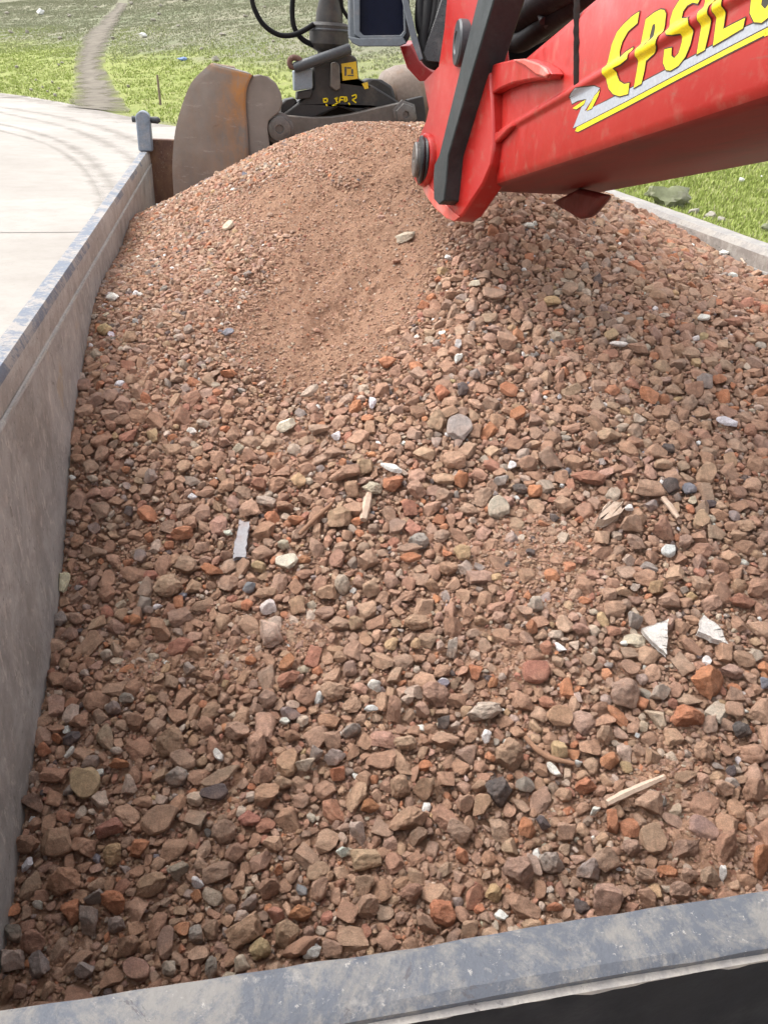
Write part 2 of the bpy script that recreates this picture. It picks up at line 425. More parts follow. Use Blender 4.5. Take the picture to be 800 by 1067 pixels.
# ------------------------------------------------------------------ heap surface (thin plate through surveyed heights)
CP = np.array([
 (-.427, 5.64, -.942), (-.427, 4.6, -.80), (-.427, 3.43, -.719), (-.427, 2.58, -.72), (-.427, 2.32, -.789), (-.427, 2.07, -.852), (-.427, 1.85, -.947),
 (-.427, 1.61, -1.095), (-.427, 1.385, -1.167), (-.427, 1.19, -1.21), (-.427, 1.05, -1.243), (-.427, .87, -1.304), (-.427, .3, -1.36),
 (2.0, 2.6, -.64), (2.0, 3.02, -.604), (2.0, 3.4, -.577), (2.0, 3.96, -.56), (2.0, 1.9, -.74), (2.0, 1.2, -.93), (2.0, .3, -1.12), (2.0, 5.0, -.66),
 (-.213, 4.0, -.601), (.089, 4.0, -.446), (.247, 4.0, -.37), (.437, 4.0, -.298), (.549, 4.0, -.262), (.755, 4.0, -.248), (.937, 4.0, -.244), (1.3, 4.0, -.30), (1.65, 4.0, -.43),
 (.5, 4.7, -.43), (.9, 4.7, -.40), (1.4, 4.7, -.45), (.1, 4.7, -.62), (.8, 5.4, -.75), (0, 5.4, -.88),
 (.8, 3.3, -.34), (1.25, 3.3, -.36), (.35, 3.3, -.42), (0, 3.2, -.58), (1.6, 3.2, -.48),
 (.8, 2.5, -.60), (1.3, 2.5, -.57), (.3, 2.5, -.66), (.75, 1.9, -.80), (1.3, 1.8, -.80), (.25, 1.8, -.90),
 (.7, 1.2, -1.03), (1.3, 1.2, -.98), (.2, 1.2, -1.11), (.3, .5, -1.27), (1.0, .5, -1.18), (1.6, .5, -1.13)])
def _tps(cp, lam=2e-4):
    xy = cp[:, :2]; n = len(xy)
    r2 = ((xy[:, None] - xy[None]) ** 2).sum(-1); K = .5 * r2 * np.log(r2 + 1e-12) + lam * np.eye(n)
    P = np.c_[np.ones(n), xy]; A = np.block([[K, P], [P.T, np.zeros((3, 3))]])
    return np.linalg.solve(A, np.r_[cp[:, 2], 0, 0, 0])
_W = _tps(CP)
def heap_z(x, y):
    x = np.asarray(x, float); y = np.asarray(y, float); sh = x.shape
    x, y = x.ravel(), y.ravel(); z = np.empty_like(x)
    for i in range(0, len(x), 20000):
        a, b = x[i:i + 20000], y[i:i + 20000]
        r2 = (a[:, None] - CP[:, 0]) ** 2 + (b[:, None] - CP[:, 1]) ** 2
        z[i:i + 20000] = (.5 * r2 * np.log(r2 + 1e-12)) @ _W[:len(CP)] + _W[-3] + _W[-2] * a + _W[-1] * b
    return z.reshape(sh)
_heap0 = heap_z
SC, SE = None, None
def heap_z(x, y):
    z = _heap0(x, y)
    if SC is not None:
        a = ((x - SC[0]) * SE[0] + (y - SC[1]) * SE[1]); b = (-(x - SC[0]) * SE[1] + (y - SC[1]) * SE[0])
        z = z - .085 * np.exp(-(a / .66) ** 2 - (b / .27) ** 2) + .035 * np.exp(-(a / .60) ** 2 - ((b + .46) / .11) ** 2) + .03 * np.exp(-((a - .85) / .16) ** 2 - (b / .35) ** 2)
    return z
def heap_n(x, y, e=.02):
    gx = (heap_z(x + e, y) - heap_z(x - e, y)) / (2 * e); gy = (heap_z(x, y + e) - heap_z(x, y - e)) / (2 * e)
    n = np.stack([-gx, -gy, np.ones_like(gx)], -1); return n / np.linalg.norm(n, axis=-1, keepdims=True)
_T = np.linspace(.6, 5.2, 700)
def heap_hit(px, py):
    d = ray(px, py); d = d / np.linalg.norm(d); P = d[None] * _T[:, None]
    s = P[:, 2] - heap_z(P[:, 0], P[:, 1]); k = np.argmax(s < 0)
    if k == 0: k = int(np.argmin(s))
    t0, t1, s0, s1 = _T[k - 1], _T[k], s[k - 1], s[k]
    t = t0 + (t1 - t0) * s0 / (s0 - s1 + 1e-12); return d * t, d, t
_a, _b = heap_hit(322, 352)[0], heap_hit(405, 195)[0]
_e = (_b - _a)[:2]; SE = _e / np.linalg.norm(_e); SC = ((_a + _b) / 2)[:2]
print('scoop', SC, SE, np.linalg.norm(_e))
def sst(a, b, x):
    t = np.clip((x - a) / (b - a), 0, 1); return t * t * (3 - 2 * t)
PATCH = [(385, 235, 68, 50), (345, 292, 64, 56), (405, 165, 62, 34), (315, 345, 46, 34), (315, 215, 66, 34), (560, 575, 75, 38), (620, 690, 60, 42), (520, 690, 50, 45), (150, 690, 42, 38), (490, 915, 60, 38),
         (240, 690, 36, 26), (720, 880, 55, 38), (565, 625, 60, 30), (700, 815, 50, 26), (330, 665, 40, 18), (470, 905, 40, 40), (590, 850, 30, 20)]
def fineness(x, y, z):
    """1 where the load is sifted fines, 0 where it is clean stone; second value: how small the stones stay"""
    u, v, _ = proj(np.stack([x, y, z], -1)); f = np.zeros_like(u); sand = np.zeros_like(u)
    for k, (a, b, c, d) in enumerate(PATCH):
        g = np.exp(-(((u - a) / c) ** 2 + ((v - b) / d) ** 2) ** 1.5)
        f = np.maximum(f, g * (1.0 if k < 5 else .72))
        if k < 5: sand = np.maximum(sand, g)
    a = ((x - SC[0]) * SE[0] + (y - SC[1]) * SE[1]); b = (-(x - SC[0]) * SE[1] + (y - SC[1]) * SE[0])
    q = np.exp(-((a / .72) ** 2 + (b / .30) ** 2) ** 2); f = np.maximum(f, q); sand = np.maximum(sand, q)
    small = sst(345, 215, u) * sst(470, 330, v)
    small = np.maximum(small, sst(215, 165, v) * sst(450, 420, u))
    small = np.maximum(small, sand)
    return np.clip(f, 0, 1), small

# soil under and between the stones
nx, ny = 260, 540
gx, gy = np.meshgrid(np.linspace(XL - .004, XR + .004, nx), np.linspace(.34, 5.3, ny), indexing='ij')
gz = heap_z(gx, gy); ff, fs = fineness(gx, gy, gz)
nz = np.empty(gx.size); fx, fy = gx.ravel(), gy.ravel()
for i in range(gx.size):
    p = Vector((fx[i], fy[i], 0))
    nz[i] = .016 * mnoise.noise(p * 4) + .012 * mnoise.noise(p * 11) + .008 * mnoise.noise(p * 32) + .0055 * mnoise.noise(p * 75)
off = -.0095 + .0135 * np.maximum(ff, fs * .6)
# slipped terrace through the fines
uu, vv_, _ = proj(np.stack([gx, gy, gz], -1))
ln = (vv_ - 348) + (uu - 320) * .93 + 1500 * nz.reshape(gx.shape)
scar = -.020 * np.exp(-((ln - 8) / 13) ** 2) * sst(300, 330, uu) * sst(430, 385, uu) + .012 * np.exp(-((ln + 14) / 20) ** 2) * sst(290, 330, uu) * sst(430, 385, uu)
gz2 = gz + off + nz.reshape(gx.shape) * (.55 + .5 * ff) + scar
V = np.stack([gx, gy, gz2], -1).reshape(-1, 3)
idx = np.arange(nx * ny).reshape(nx, ny)
Fq = np.stack([idx[:-1, :-1], idx[1:, :-1], idx[1:, 1:], idx[:-1, 1:]], -1).reshape(-1, 4)
def mesh_np(name, V, Fc, col=None, smooth=True):
    me = D.meshes.new(name); k = Fc.shape[1]
    me.vertices.add(len(V)); me.vertices.foreach_set('co', np.ascontiguousarray(V, np.float32).ravel())
    me.loops.add(Fc.size); me.loops.foreach_set('vertex_index', np.ascontiguousarray(Fc, np.int32).ravel())
    me.polygons.add(len(Fc)); me.polygons.foreach_set('loop_start', np.arange(0, Fc.size, k, dtype=np.int32))
    me.update(calc_edges=True)
    if col is not None:
        a = me.color_attributes.new('Col', 'FLOAT_COLOR', 'POINT'); a.data.foreach_set('color', np.ascontiguousarray(col, np.float32).ravel())
    me.polygons.foreach_set('use_smooth', np.full(len(Fc), smooth))
    return me
tag(link("rubble_soil", mesh_np("rubble_soil", V, Fq), M_SOIL, angle=None), "sandy red-brown fines heaped between and under the stones of the load", "soil", kind="stuff")

# ------------------------------------------------------------------ stones
def ico(sub):
    bm = bmesh.new(); bmesh.ops.create_icosphere(bm, subdivisions=sub, radius=1)
    v = np.array([p.co[:] for p in bm.verts]); f = np.array([[q.index for q in p.verts] for p in bm.faces]); bm.free(); return v, f
ICO = {k: ico(k) for k in (1, 2, 3, 4, 5)}
def rock(sub, g, cuts=9, rough=.05, dmin=.62, dmax=.95, block=False):
    """sub-angular stone: a sphere cut by random planes, then roughened"""
    v = ICO[sub][0].copy()
    if block:
        nn = np.concatenate([np.eye(3), -np.eye(3)]) + g.normal(0, .22, (6, 3)); dd = g.uniform(.52, .70, 6)
        n2 = g.normal(size=(6, 3)); nn = np.r_[nn, n2]; dd = np.r_[dd, g.uniform(.62, .85, 6)]
    else:
        nn = g.normal(size=(cuts, 3)); dd = g.uniform(dmin, dmax, cuts)
    nn = nn / np.linalg.norm(nn, axis=1, keepdims=True)
    for n, d in zip(nn, dd):
        s = v @ n - d; v -= np.where(s > 0, s * .97, 0)[:, None] * n
    o_ = Vector(g.uniform(-50, 50, 3)); dn = np.empty(len(v))
    for i, p in enumerate(v):
        q = Vector(p) + o_
        dn[i] = mnoise.noise(q * 1.3) * 2.2 + mnoise.noise(q * 3.1) * 1.5 + mnoise.noise(q * 7.0) * .8 + (mnoise.noise(q * 15) * .45 if sub > 3 else 0)
    v = v * (1 + dn[:, None] * rough * 1.7)
    v -= (v.max(0) + v.min(0)) / 2
    return v / (np.abs(v).max(0))           # fills [-1,1] on each axis
PAL = {'b': (.385, .230, .157), 't': (.46, .31, .215), 'g': (.35, .252, .192), 'r': (.39, .175, .12), 'o': (.50, .205, .105), 'p': (.55, .46, .37),
       'w': (.80, .77, .72), 'k': (.095, .092, .097), 'y': (.52, .37, .21), 'e': (.30, .285, .27), 'n': (.42, .275, .215), 'u': (.22, .245, .285), 'm': (.36, .33, .30), 'c': (.80, .72, .54)}
COLN = {'b': 'brown', 't': 'tan', 'g': 'grey-brown', 'r': 'red', 'o': 'orange', 'p': 'pale', 'w': 'white', 'k': 'dark grey', 'y': 'ochre', 'e': 'grey', 'n': 'pinkish brown', 'u': 'blue-grey', 'm': 'mottled grey', 'c': 'cream'}

# hand-surveyed pieces: x y w h turn colour shape | name | landmark phrase | label
# shape: r rounded, a angular, b blocky, f flat slab
SPECIAL = """
62 879 36 36 8 t b|stone|white-smeared tan block|large tan block smeared with white mortar near the left wall
30 902 11 18 15 w a|plaster_chip|white chip by the left wall|upright white chip lying close to the left wall near the front
41 944 11 10 0 w a|plaster_chip|small square white chip|small square white chip left of the biggest orange-red brick lump
75 950 22 28 20 o a|brick_fragment|oblong orange-red brick lump|oblong orange-red brick lump beside a mottled grey stone at front left
119 942 26 27 0 o a|brick_fragment|three-cornered orange brick piece|three-cornered orange brick piece pointing upwards at front left
118 892 20 27 10 y r|stone|yellowish pale pebble|yellowish pale pebble standing upright below a dark red veined lump
115 866 30 20 -35 r a|stone|dark red veined lump|dark red lump crossed by white veins at front left
123 965 19 19 0 m r|stone|round speckled grey pebble|round speckled grey pebble just below the three-cornered orange brick
42 1009 24 36 10 m a|stone|black and white mottled lump|black and white mottled lump at the very front left corner
15 1001 26 24 -10 p b|stone|pale squarish corner stone|pale squarish stone in the front left corner against the wall
92 819 31 36 5 y f|stone|flat ochre slab|flat ochre slab standing near the left wall
137 820 17 22 20 p a|stone|cream pointed stone|cream coloured pointed stone right of the flat ochre slab
185 811 24 23 0 e r|stone|smooth grey slab by two bricks|smooth rounded grey slab under a pinkish flat stone
146 885 27 20 -25 o a|brick_fragment|orange brick lump by the grey slate|slanting orange brick lump right of the yellowish pale pebble
207 921 13 14 0 w a|plaster_chip|bright white chip over a red brick|bright white chip resting on a small red brick piece near the front
206 935 13 14 30 o a|brick_fragment|red brick piece under a white chip|small red brick piece directly under a bright white chip
225 830 30 17 -15 k f|slate_piece|dark slate wedge|dark slate wedge beside a pale smooth pebble
232 813 44 13 -28 g f|slate_piece|long grey-brown sliver|long thin grey-brown sliver leaning over the dark slate wedge
204 834 17 16 0 p r|stone|pale smooth pebble|pale smooth pebble left of the dark slate wedge
353 808 17 15 -15 o b|brick_fragment|square red brick cube|small square red brick cube right of a pale broken stone
357 889 13 12 20 w a|plaster_chip|white chip by the tan brick|white chip leaning on a large tan squared stone
382 897 33 24 -5 t b|stone|large squared tan stone|large squared tan stone right of a white chip
253 957 15 16 10 p a|stone|pale lump on a tan slab|pale lump lying on top of a tilted tan slab near the front
326 994 22 14 -40 w a|plaster_chip|white shard by the headboard|pointed white shard touching the headboard at the front
253 1005 17 19 0 p r|stone|veined white round pebble|round white veined pebble at the headboard
288 955 20 18 10 r a|brick_fragment|dark red brick lump|dark red brick lump left of a rounded pink brick
313 953 25 20 -15 o r|brick_fragment|rounded pinkish brick|rounded pinkish brick right of the dark red brick lump
520 826 24 31 -30 k a|slate_piece|dark grey wedge stone|dark grey wedge-shaped stone left of a pale green-white lump
546 820 20 18 -20 m a|stone|pale green-white lump|pale green-white mottled lump right of the dark grey wedge
575 806 19 8 38 w f|plastic_scrap|white plastic strip|narrow white plastic strip above the pale wood stick's left end
548 864 18 24 -10 o a|brick_fragment|pink-orange brick with flat face|pink-orange brick with a flat face left of a black piece
565 859 18 13 35 k a|slate_piece|small black piece|small black piece right of the pink-orange brick
481 893 13 20 -10 o a|brick_fragment|small bright orange brick|small bright orange brick on bare fines near the front
574 900 30 24 15 e r|stone|rounded purple-grey stone|rounded purple-grey stone right of a slim pale pink one
556 904 12 29 -25 p f|stone|slim pale pink stone|slim pale pink stone between two large grey ones
540 912 32 38 -10 g r|stone|large crusted grey stone|large crusted grey-brown stone left of the slim pale pink one
461 952 30 27 15 o b|brick_fragment|orange brick near the headboard|large orange brick piece close to the middle of the headboard
514 932 18 21 0 y a|stone|small ochre stone with a white tip|small ochre stone with a white tip near the headboard
637 858 14 28 5 o b|brick_fragment|upright orange brick bar|upright orange brick bar below the pale wood stick
678 878 30 33 5 t f|stone|squarish pitted tan slab|squarish pitted tan slab below the pale wood stick
633 940 32 38 5 n b|stone|large squared pinkish stone|large squared pinkish stone at the right of the headboard
713 886 28 23 5 g a|stone|pyramid shaped stone|pyramid shaped grey-brown stone right of the pitted slab
793 900 20 38 5 o r|brick_fragment|orange brick at the right edge|large orange brick at the right edge of the picture
693 911 23 11 12 o f|brick_fragment|flat red tile bit|flat red tile bit lying right of a smooth oval pebble
752 911 12 17 -30 w a|plaster_chip|white flaky chip|white flaky chip near the headboard at right
619 846 13 9 -25 w a|plaster_chip|small white lump at the stick|small white lump just left of the pale wood stick's lower end
67 608 14 22 8 c b|stone|pale yellow block by the wall|pale yellow block standing against the left wall
63 646 17 16 0 m r|stone|mottled grey stone by the wall|mottled grey stone touching the left wall below the yellow block
112 684 13 13 0 p r|stone|small pale round pebble|small pale round pebble in the sandy patch at left
198 698 13 15 0 e a|stone|small grey stone on sand|small grey angular stone on the sandy patch at left
119 739 17 16 0 e r|stone|grey ball-like pebble|grey ball-like pebble above a big greyish upright stone
76 771 18 17 10 k a|slate_piece|dark grey lump by the wall|dark grey lump near the left wall
61 771 13 11 10 o a|brick_fragment|orange bit left of a dark lump|orange brick bit just left of the dark grey lump
46 783 14 15 -35 o b|brick_fragment|orange bar touching the wall|orange brick bar nearly touching the left wall
125 797 22 11 5 o a|brick_fragment|crumbling orange brick|crumbling orange brick bit below a pale oval stone
193 795 28 20 15 n f|stone|pinkish flat triangular stone|pinkish flat triangular stone leaning on a big tan lump
280 634 18 17 0 w r|stone|white round pebble|white round pebble directly above a large pale triangular stone
283 663 27 28 10 p a|stone|large pale triangular stone|large pale triangular stone directly below the white round pebble
258 632 13 13 0 o r|brick_fragment|round orange brick bit|round orange brick bit left of the white round pebble
260 614 14 13 0 u a|stone|blue-grey mottled lump|blue-grey mottled lump above the round orange brick bit
357 611 16 23 -10 p r|stone|pale upright oval pebble|pale upright oval pebble right of a tan loaf-like stone
302 709 26 16 -15 r a|brick_fragment|red-brown half brick|red-brown half brick below a flaky orange piece
300 694 21 12 -40 o f|brick_fragment|flaky orange piece|flaky orange brick piece above the red-brown half brick
262 690 12 10 10 o a|brick_fragment|tiny orange bit on fines|tiny orange brick bit lying on fines left of the flaky one
390 716 14 14 0 w r|stone|bright white ball|bright white ball-like pebble alone in the middle of the heap
387 740 14 9 20 w a|plaster_chip|white chip below the ball|white chip just below the bright white ball
298 755 11 6 0 w f|plaster_chip|tiny white flake|tiny white flake below a purple-grey stone
303 744 20 16 -15 e a|stone|purple-grey slab|purple-grey slanting slab above a tiny white flake
229 790 9 15 -45 w f|plastic_scrap|narrow white splinter|narrow white splinter left of a tall tan stone
75 788 4 15 40 w f|plastic_scrap|thin white stick by the wall|thin white stick among the stones by the left wall
471 677 11 24 5 e b|stone|grey oblong bar|grey oblong bar-shaped stone standing on fines
462 716 12 10 15 u f|plaster_chip|bluish white chip|bluish white chip lying on a large tan stone
504 742 38 20 -14 p r|stone|long white-streaked stone|long white-streaked stone in the middle of the heap
462 754 13 15 0 k b|slate_piece|dark blue-grey cube|dark blue-grey cube left of a small pale grey pebble
474 757 11 9 0 p r|stone|small pale grey pebble|small pale grey pebble right of the dark blue-grey cube
506 769 10 15 15 w r|stone|white pebble near the twig|white pebble left of the curved brown twig
582 782 18 18 0 y b|stone|yellow stone above the twig|yellowish stone right above the curved brown twig
557 704 30 23 10 r f|brick_fragment|flat brick-red slab|flat brick-red slab pressed into the fines
554 655 11 15 -30 o a|brick_fragment|orange sliver on fines|orange sliver lying right of a pale round stone
557 631 17 17 0 p r|stone|pale round stone on fines|pale round stone half sunk in fines
433 672 11 12 0 y r|stone|yellow crumbly lump|small yellow crumbly lump on fines
682 614 17 15 -5 y b|stone|orange-yellow stone|orange-yellow stone above the white triangular shard
660 648 17 17 15 e a|stone|grey stone by the triangular shard|grey stone left of the white triangular shard
735 712 34 36 10 o a|brick_fragment|biggest orange-brown lump|biggest orange-brown lump right of centre
715 748 36 24 8 o a|brick_fragment|wide orange-brown slab|wide orange-brown slab below the biggest orange-brown lump
687 723 19 19 20 p a|stone|pale grey angular stone|pale grey angular stone right of a large round grey-brown one
650 723 33 32 20 g r|stone|large round grey-brown stone|large round grey-brown stone left of a pale grey angular one
771 763 22 18 20 k r|stone|dark mottled oval stone|dark mottled oval stone near the right edge
796 713 11 13 -10 u b|stone|blue-grey stone at the right edge|blue-grey stone at the right edge of the picture
634 794 20 20 10 o a|brick_fragment|orange lump above the stick|orange lump above the pale wood stick
773 628 28 15 12 r a|brick_fragment|red wedge near the right edge|red wedge above the white pointed shard, near the right edge
663 768 6 6 0 w a|plaster_chip|tiny white dot|tiny white speck below the large round grey-brown stone
602 797 8 8 0 w a|plaster_chip|small white bit by the twig|small white bit at the lower end of the curved twig
190 557 24 15 -8 o a|brick_fragment|orange brick under a tan stone|orange brick half covered by a tan stone at left
222 595 25 12 12 o a|brick_fragment|slanting orange brick|slanting orange brick below the grey plastic strip
156 561 10 12 0 o a|brick_fragment|small orange brick at left|small orange brick bit left of the larger half covered one
132 491 9 8 0 o a|brick_fragment|little red dot of brick|little red brick bit high in the left part
135 534 10 11 10 k b|slate_piece|small dark slate at left|small dark slate bit at the left above the orange bricks
201 519 10 7 20 w a|plaster_chip|white chip at left|white chip above the half covered orange brick
201 451 8 9 -10 w a|plaster_chip|white bit in the sandy left|white bit in the sandy part at upper left
212 443 14 9 10 p r|stone|pale double pebble|pale pebble beside a white bit at upper left
77 547 10 6 20 e f|slate_piece|grey flake by the wall|flat grey flake beside the left wall
76 499 8 6 0 w a|plaster_chip|white bit by the wall|white bit beside the left wall half way up
298 445 22 12 -18 c b|stone|cream rectangular block|cream rectangular block left of a white forked chip
300 589 24 15 -15 c f|plaster_chip|cream yellow flat chip|cream yellow flat chip below the thin brown stick
350 456 10 10 0 w a|plaster_chip|white forked chip|white forked chip right of the cream rectangular block
408 491 24 7 18 w f|plastic_scrap|long white strip|long white plastic strip above a large orange-brown brick
388 422 8 13 10 w a|plaster_chip|white chip high on the slope|white upright chip above the long white strip
410 506 22 17 -5 o a|brick_fragment|brick below the white strip|orange-brown brick directly below the long white strip
388 510 22 13 5 p r|stone|pale veined stone|pale veined oval stone left of the brick under the strip
270 506 17 14 10 r a|brick_fragment|dusty red brick|dusty red brick above a pale curved piece
278 524 22 11 15 p r|stone|pale curved piece|pale curved piece below the dusty red brick
311 502 16 16 20 y a|stone|ochre stone in the middle|ochre angular stone right of the dusty red brick
239 559 9 5 10 w f|plaster_chip|white flake at the strip|white flake just left of the grey plastic strip
323 412 22 6 -35 p f|stone|pale splinter stone|pale splinter-like stone above the cream rectangular block
519 533 23 21 0 p f|stone|pale grey disc with a dot|pale grey disc with a darker dot lying flat on fines
533 487 9 10 25 w a|plaster_chip|white ragged chip|white ragged chip above the pale grey disc
504 480 9 8 -30 p b|plaster_chip|pale small block|small pale block left of the white ragged chip
541 511 17 11 10 k r|stone|dark purple stone|dark purple stone right of a leaf-shaped grey one
557 513 17 15 -15 o a|brick_fragment|orange lump by the purple stone|orange lump right of the dark purple stone
522 502 17 11 -25 m a|stone|leaf-shaped grey stone|leaf-shaped pale grey stone above the pale grey disc
480 501 15 19 5 o b|brick_fragment|orange brick with pale top|orange brick with a pale dusty top left of the leaf-shaped stone
427 531 15 18 -10 r b|brick_fragment|red-brown brick cube|red-brown brick cube below a tan boulder-like stone
481 578 18 18 5 y b|stone|orange-tan cube|orange-tan cube right of a small orange bit
466 578 11 8 0 o a|brick_fragment|orange bit left of a cube|small orange bit touching the orange-tan cube
428 585 22 9 -5 o f|brick_fragment|flat orange brick under a slab|flat orange brick lying under a grey slab
552 577 10 8 0 k a|slate_piece|tiny dark lump on fines|tiny dark lump on fines right of the orange-tan cube
461 410 15 17 -20 o r|brick_fragment|pinkish orange oval brick|pinkish orange oval brick left of a dark grey stone
482 407 12 15 0 k r|stone|dark grey stone up the slope|dark grey stone right of the pinkish orange oval brick
529 410 20 11 25 o f|brick_fragment|slanted orange slab|slanted orange slab high on the slope
538 434 17 12 -35 o f|brick_fragment|lower slanted orange slab|orange slab tilted the other way below the first slanted one
612 499 37 15 8 r r|brick_fragment|long red-pink stone|long red-pink stone left of the pale wood lump
654 533 10 5 10 w f|plaster_chip|white flake beside pale wood|white flake right of the pale splintered wood lump
694 577 15 14 -5 w f|tile_shard|white square tile|white square tile lying alone on the right slope
755 443 23 7 15 w f|tile_shard|white oblong tile|white oblong tile high on the right slope
698 508 18 18 0 k a|slate_piece|blackish crusted lump|blackish crusted lump left of a smooth blue-grey stone
717 511 16 13 10 u a|stone|smooth blue-grey stone|smooth blue-grey stone right of the blackish crusted lump
675 413 22 16 20 o a|brick_fragment|orange-red lump on the right slope|orange-red lump on the right slope above a dark mottled stone
695 469 14 11 10 k r|stone|dark mottled stone on the slope|dark mottled stone on the right slope
677 529 14 14 0 e a|stone|grey stone by the splint pair|grey stone right of the white flake and pale wood
118 311 14 10 -15 w a|plaster_chip|white lump at upper left|white lump near the left wall high up
110 345 16 13 0 y r|stone|round tan pebble by the wall|round tan pebble below the white lump at upper left
238 350 12 6 -5 u f|plastic_scrap|pale blue scrap|pale blue flat scrap on the sandy slope
239 239 13 6 -38 p f|plaster_chip|pale tilted chip in the sand|pale tilted chip in the sand below the grapple shell
423 248 22 10 -20 p b|brick_fragment|pale brick end under the crane|pale brick end in the sand left of the crane tip
494 297 13 7 -5 c b|stone|cream bar under the crane|cream bar-shaped stone below the crane tip
581 327 12 8 10 o r|brick_fragment|orange bit under a dark block|orange bit directly under a dark tan block
622 292 12 13 10 k a|slate_piece|black pointed piece|black pointed piece on the upper right slope
550 236 12 6 10 w a|plaster_chip|white chip under the boom|white chip in the shade right of the crane tip
477 361 7 12 10 w b|plaster_chip|white upright bit|white upright bit above another white chip on the slope
477 375 8 12 15 w a|plaster_chip|lower white upright bit|white pointed chip just below the white upright bit
442 320 12 10 20 o b|brick_fragment|orange cube at the fines edge|orange cube at the edge of the sandy slide
404 379 19 12 -5 o r|brick_fragment|orange brick at the slide foot|orange oval brick at the foot of the sandy slide
644 360 20 6 3 w r|plaster_chip|white long pebble|white long pebble on the upper right slope
762 288 11 6 0 w a|plaster_chip|white bit by the right wall|white bit near the right wall below the straw-like stick
752 267 11 4 10 w f|plaster_chip|white flake by the right wall|white flake near the right wall left of a straw-like stick
731 335 13 5 5 w f|plaster_chip|white sliver on the slope|white sliver left of an orange-brown stone on the upper right
733 399 17 18 0 m b|stone|speckled grey cube|speckled grey cube left of an orange rough stone
748 397 17 12 10 o a|brick_fragment|orange rough stone|orange rough stone right of the speckled grey cube
763 337 20 9 0 r a|brick_fragment|orange-brown bar|orange-brown bar on the upper right slope
796 325 12 12 20 o r|brick_fragment|orange block at the right edge|orange block at the right edge high on the slope
"""
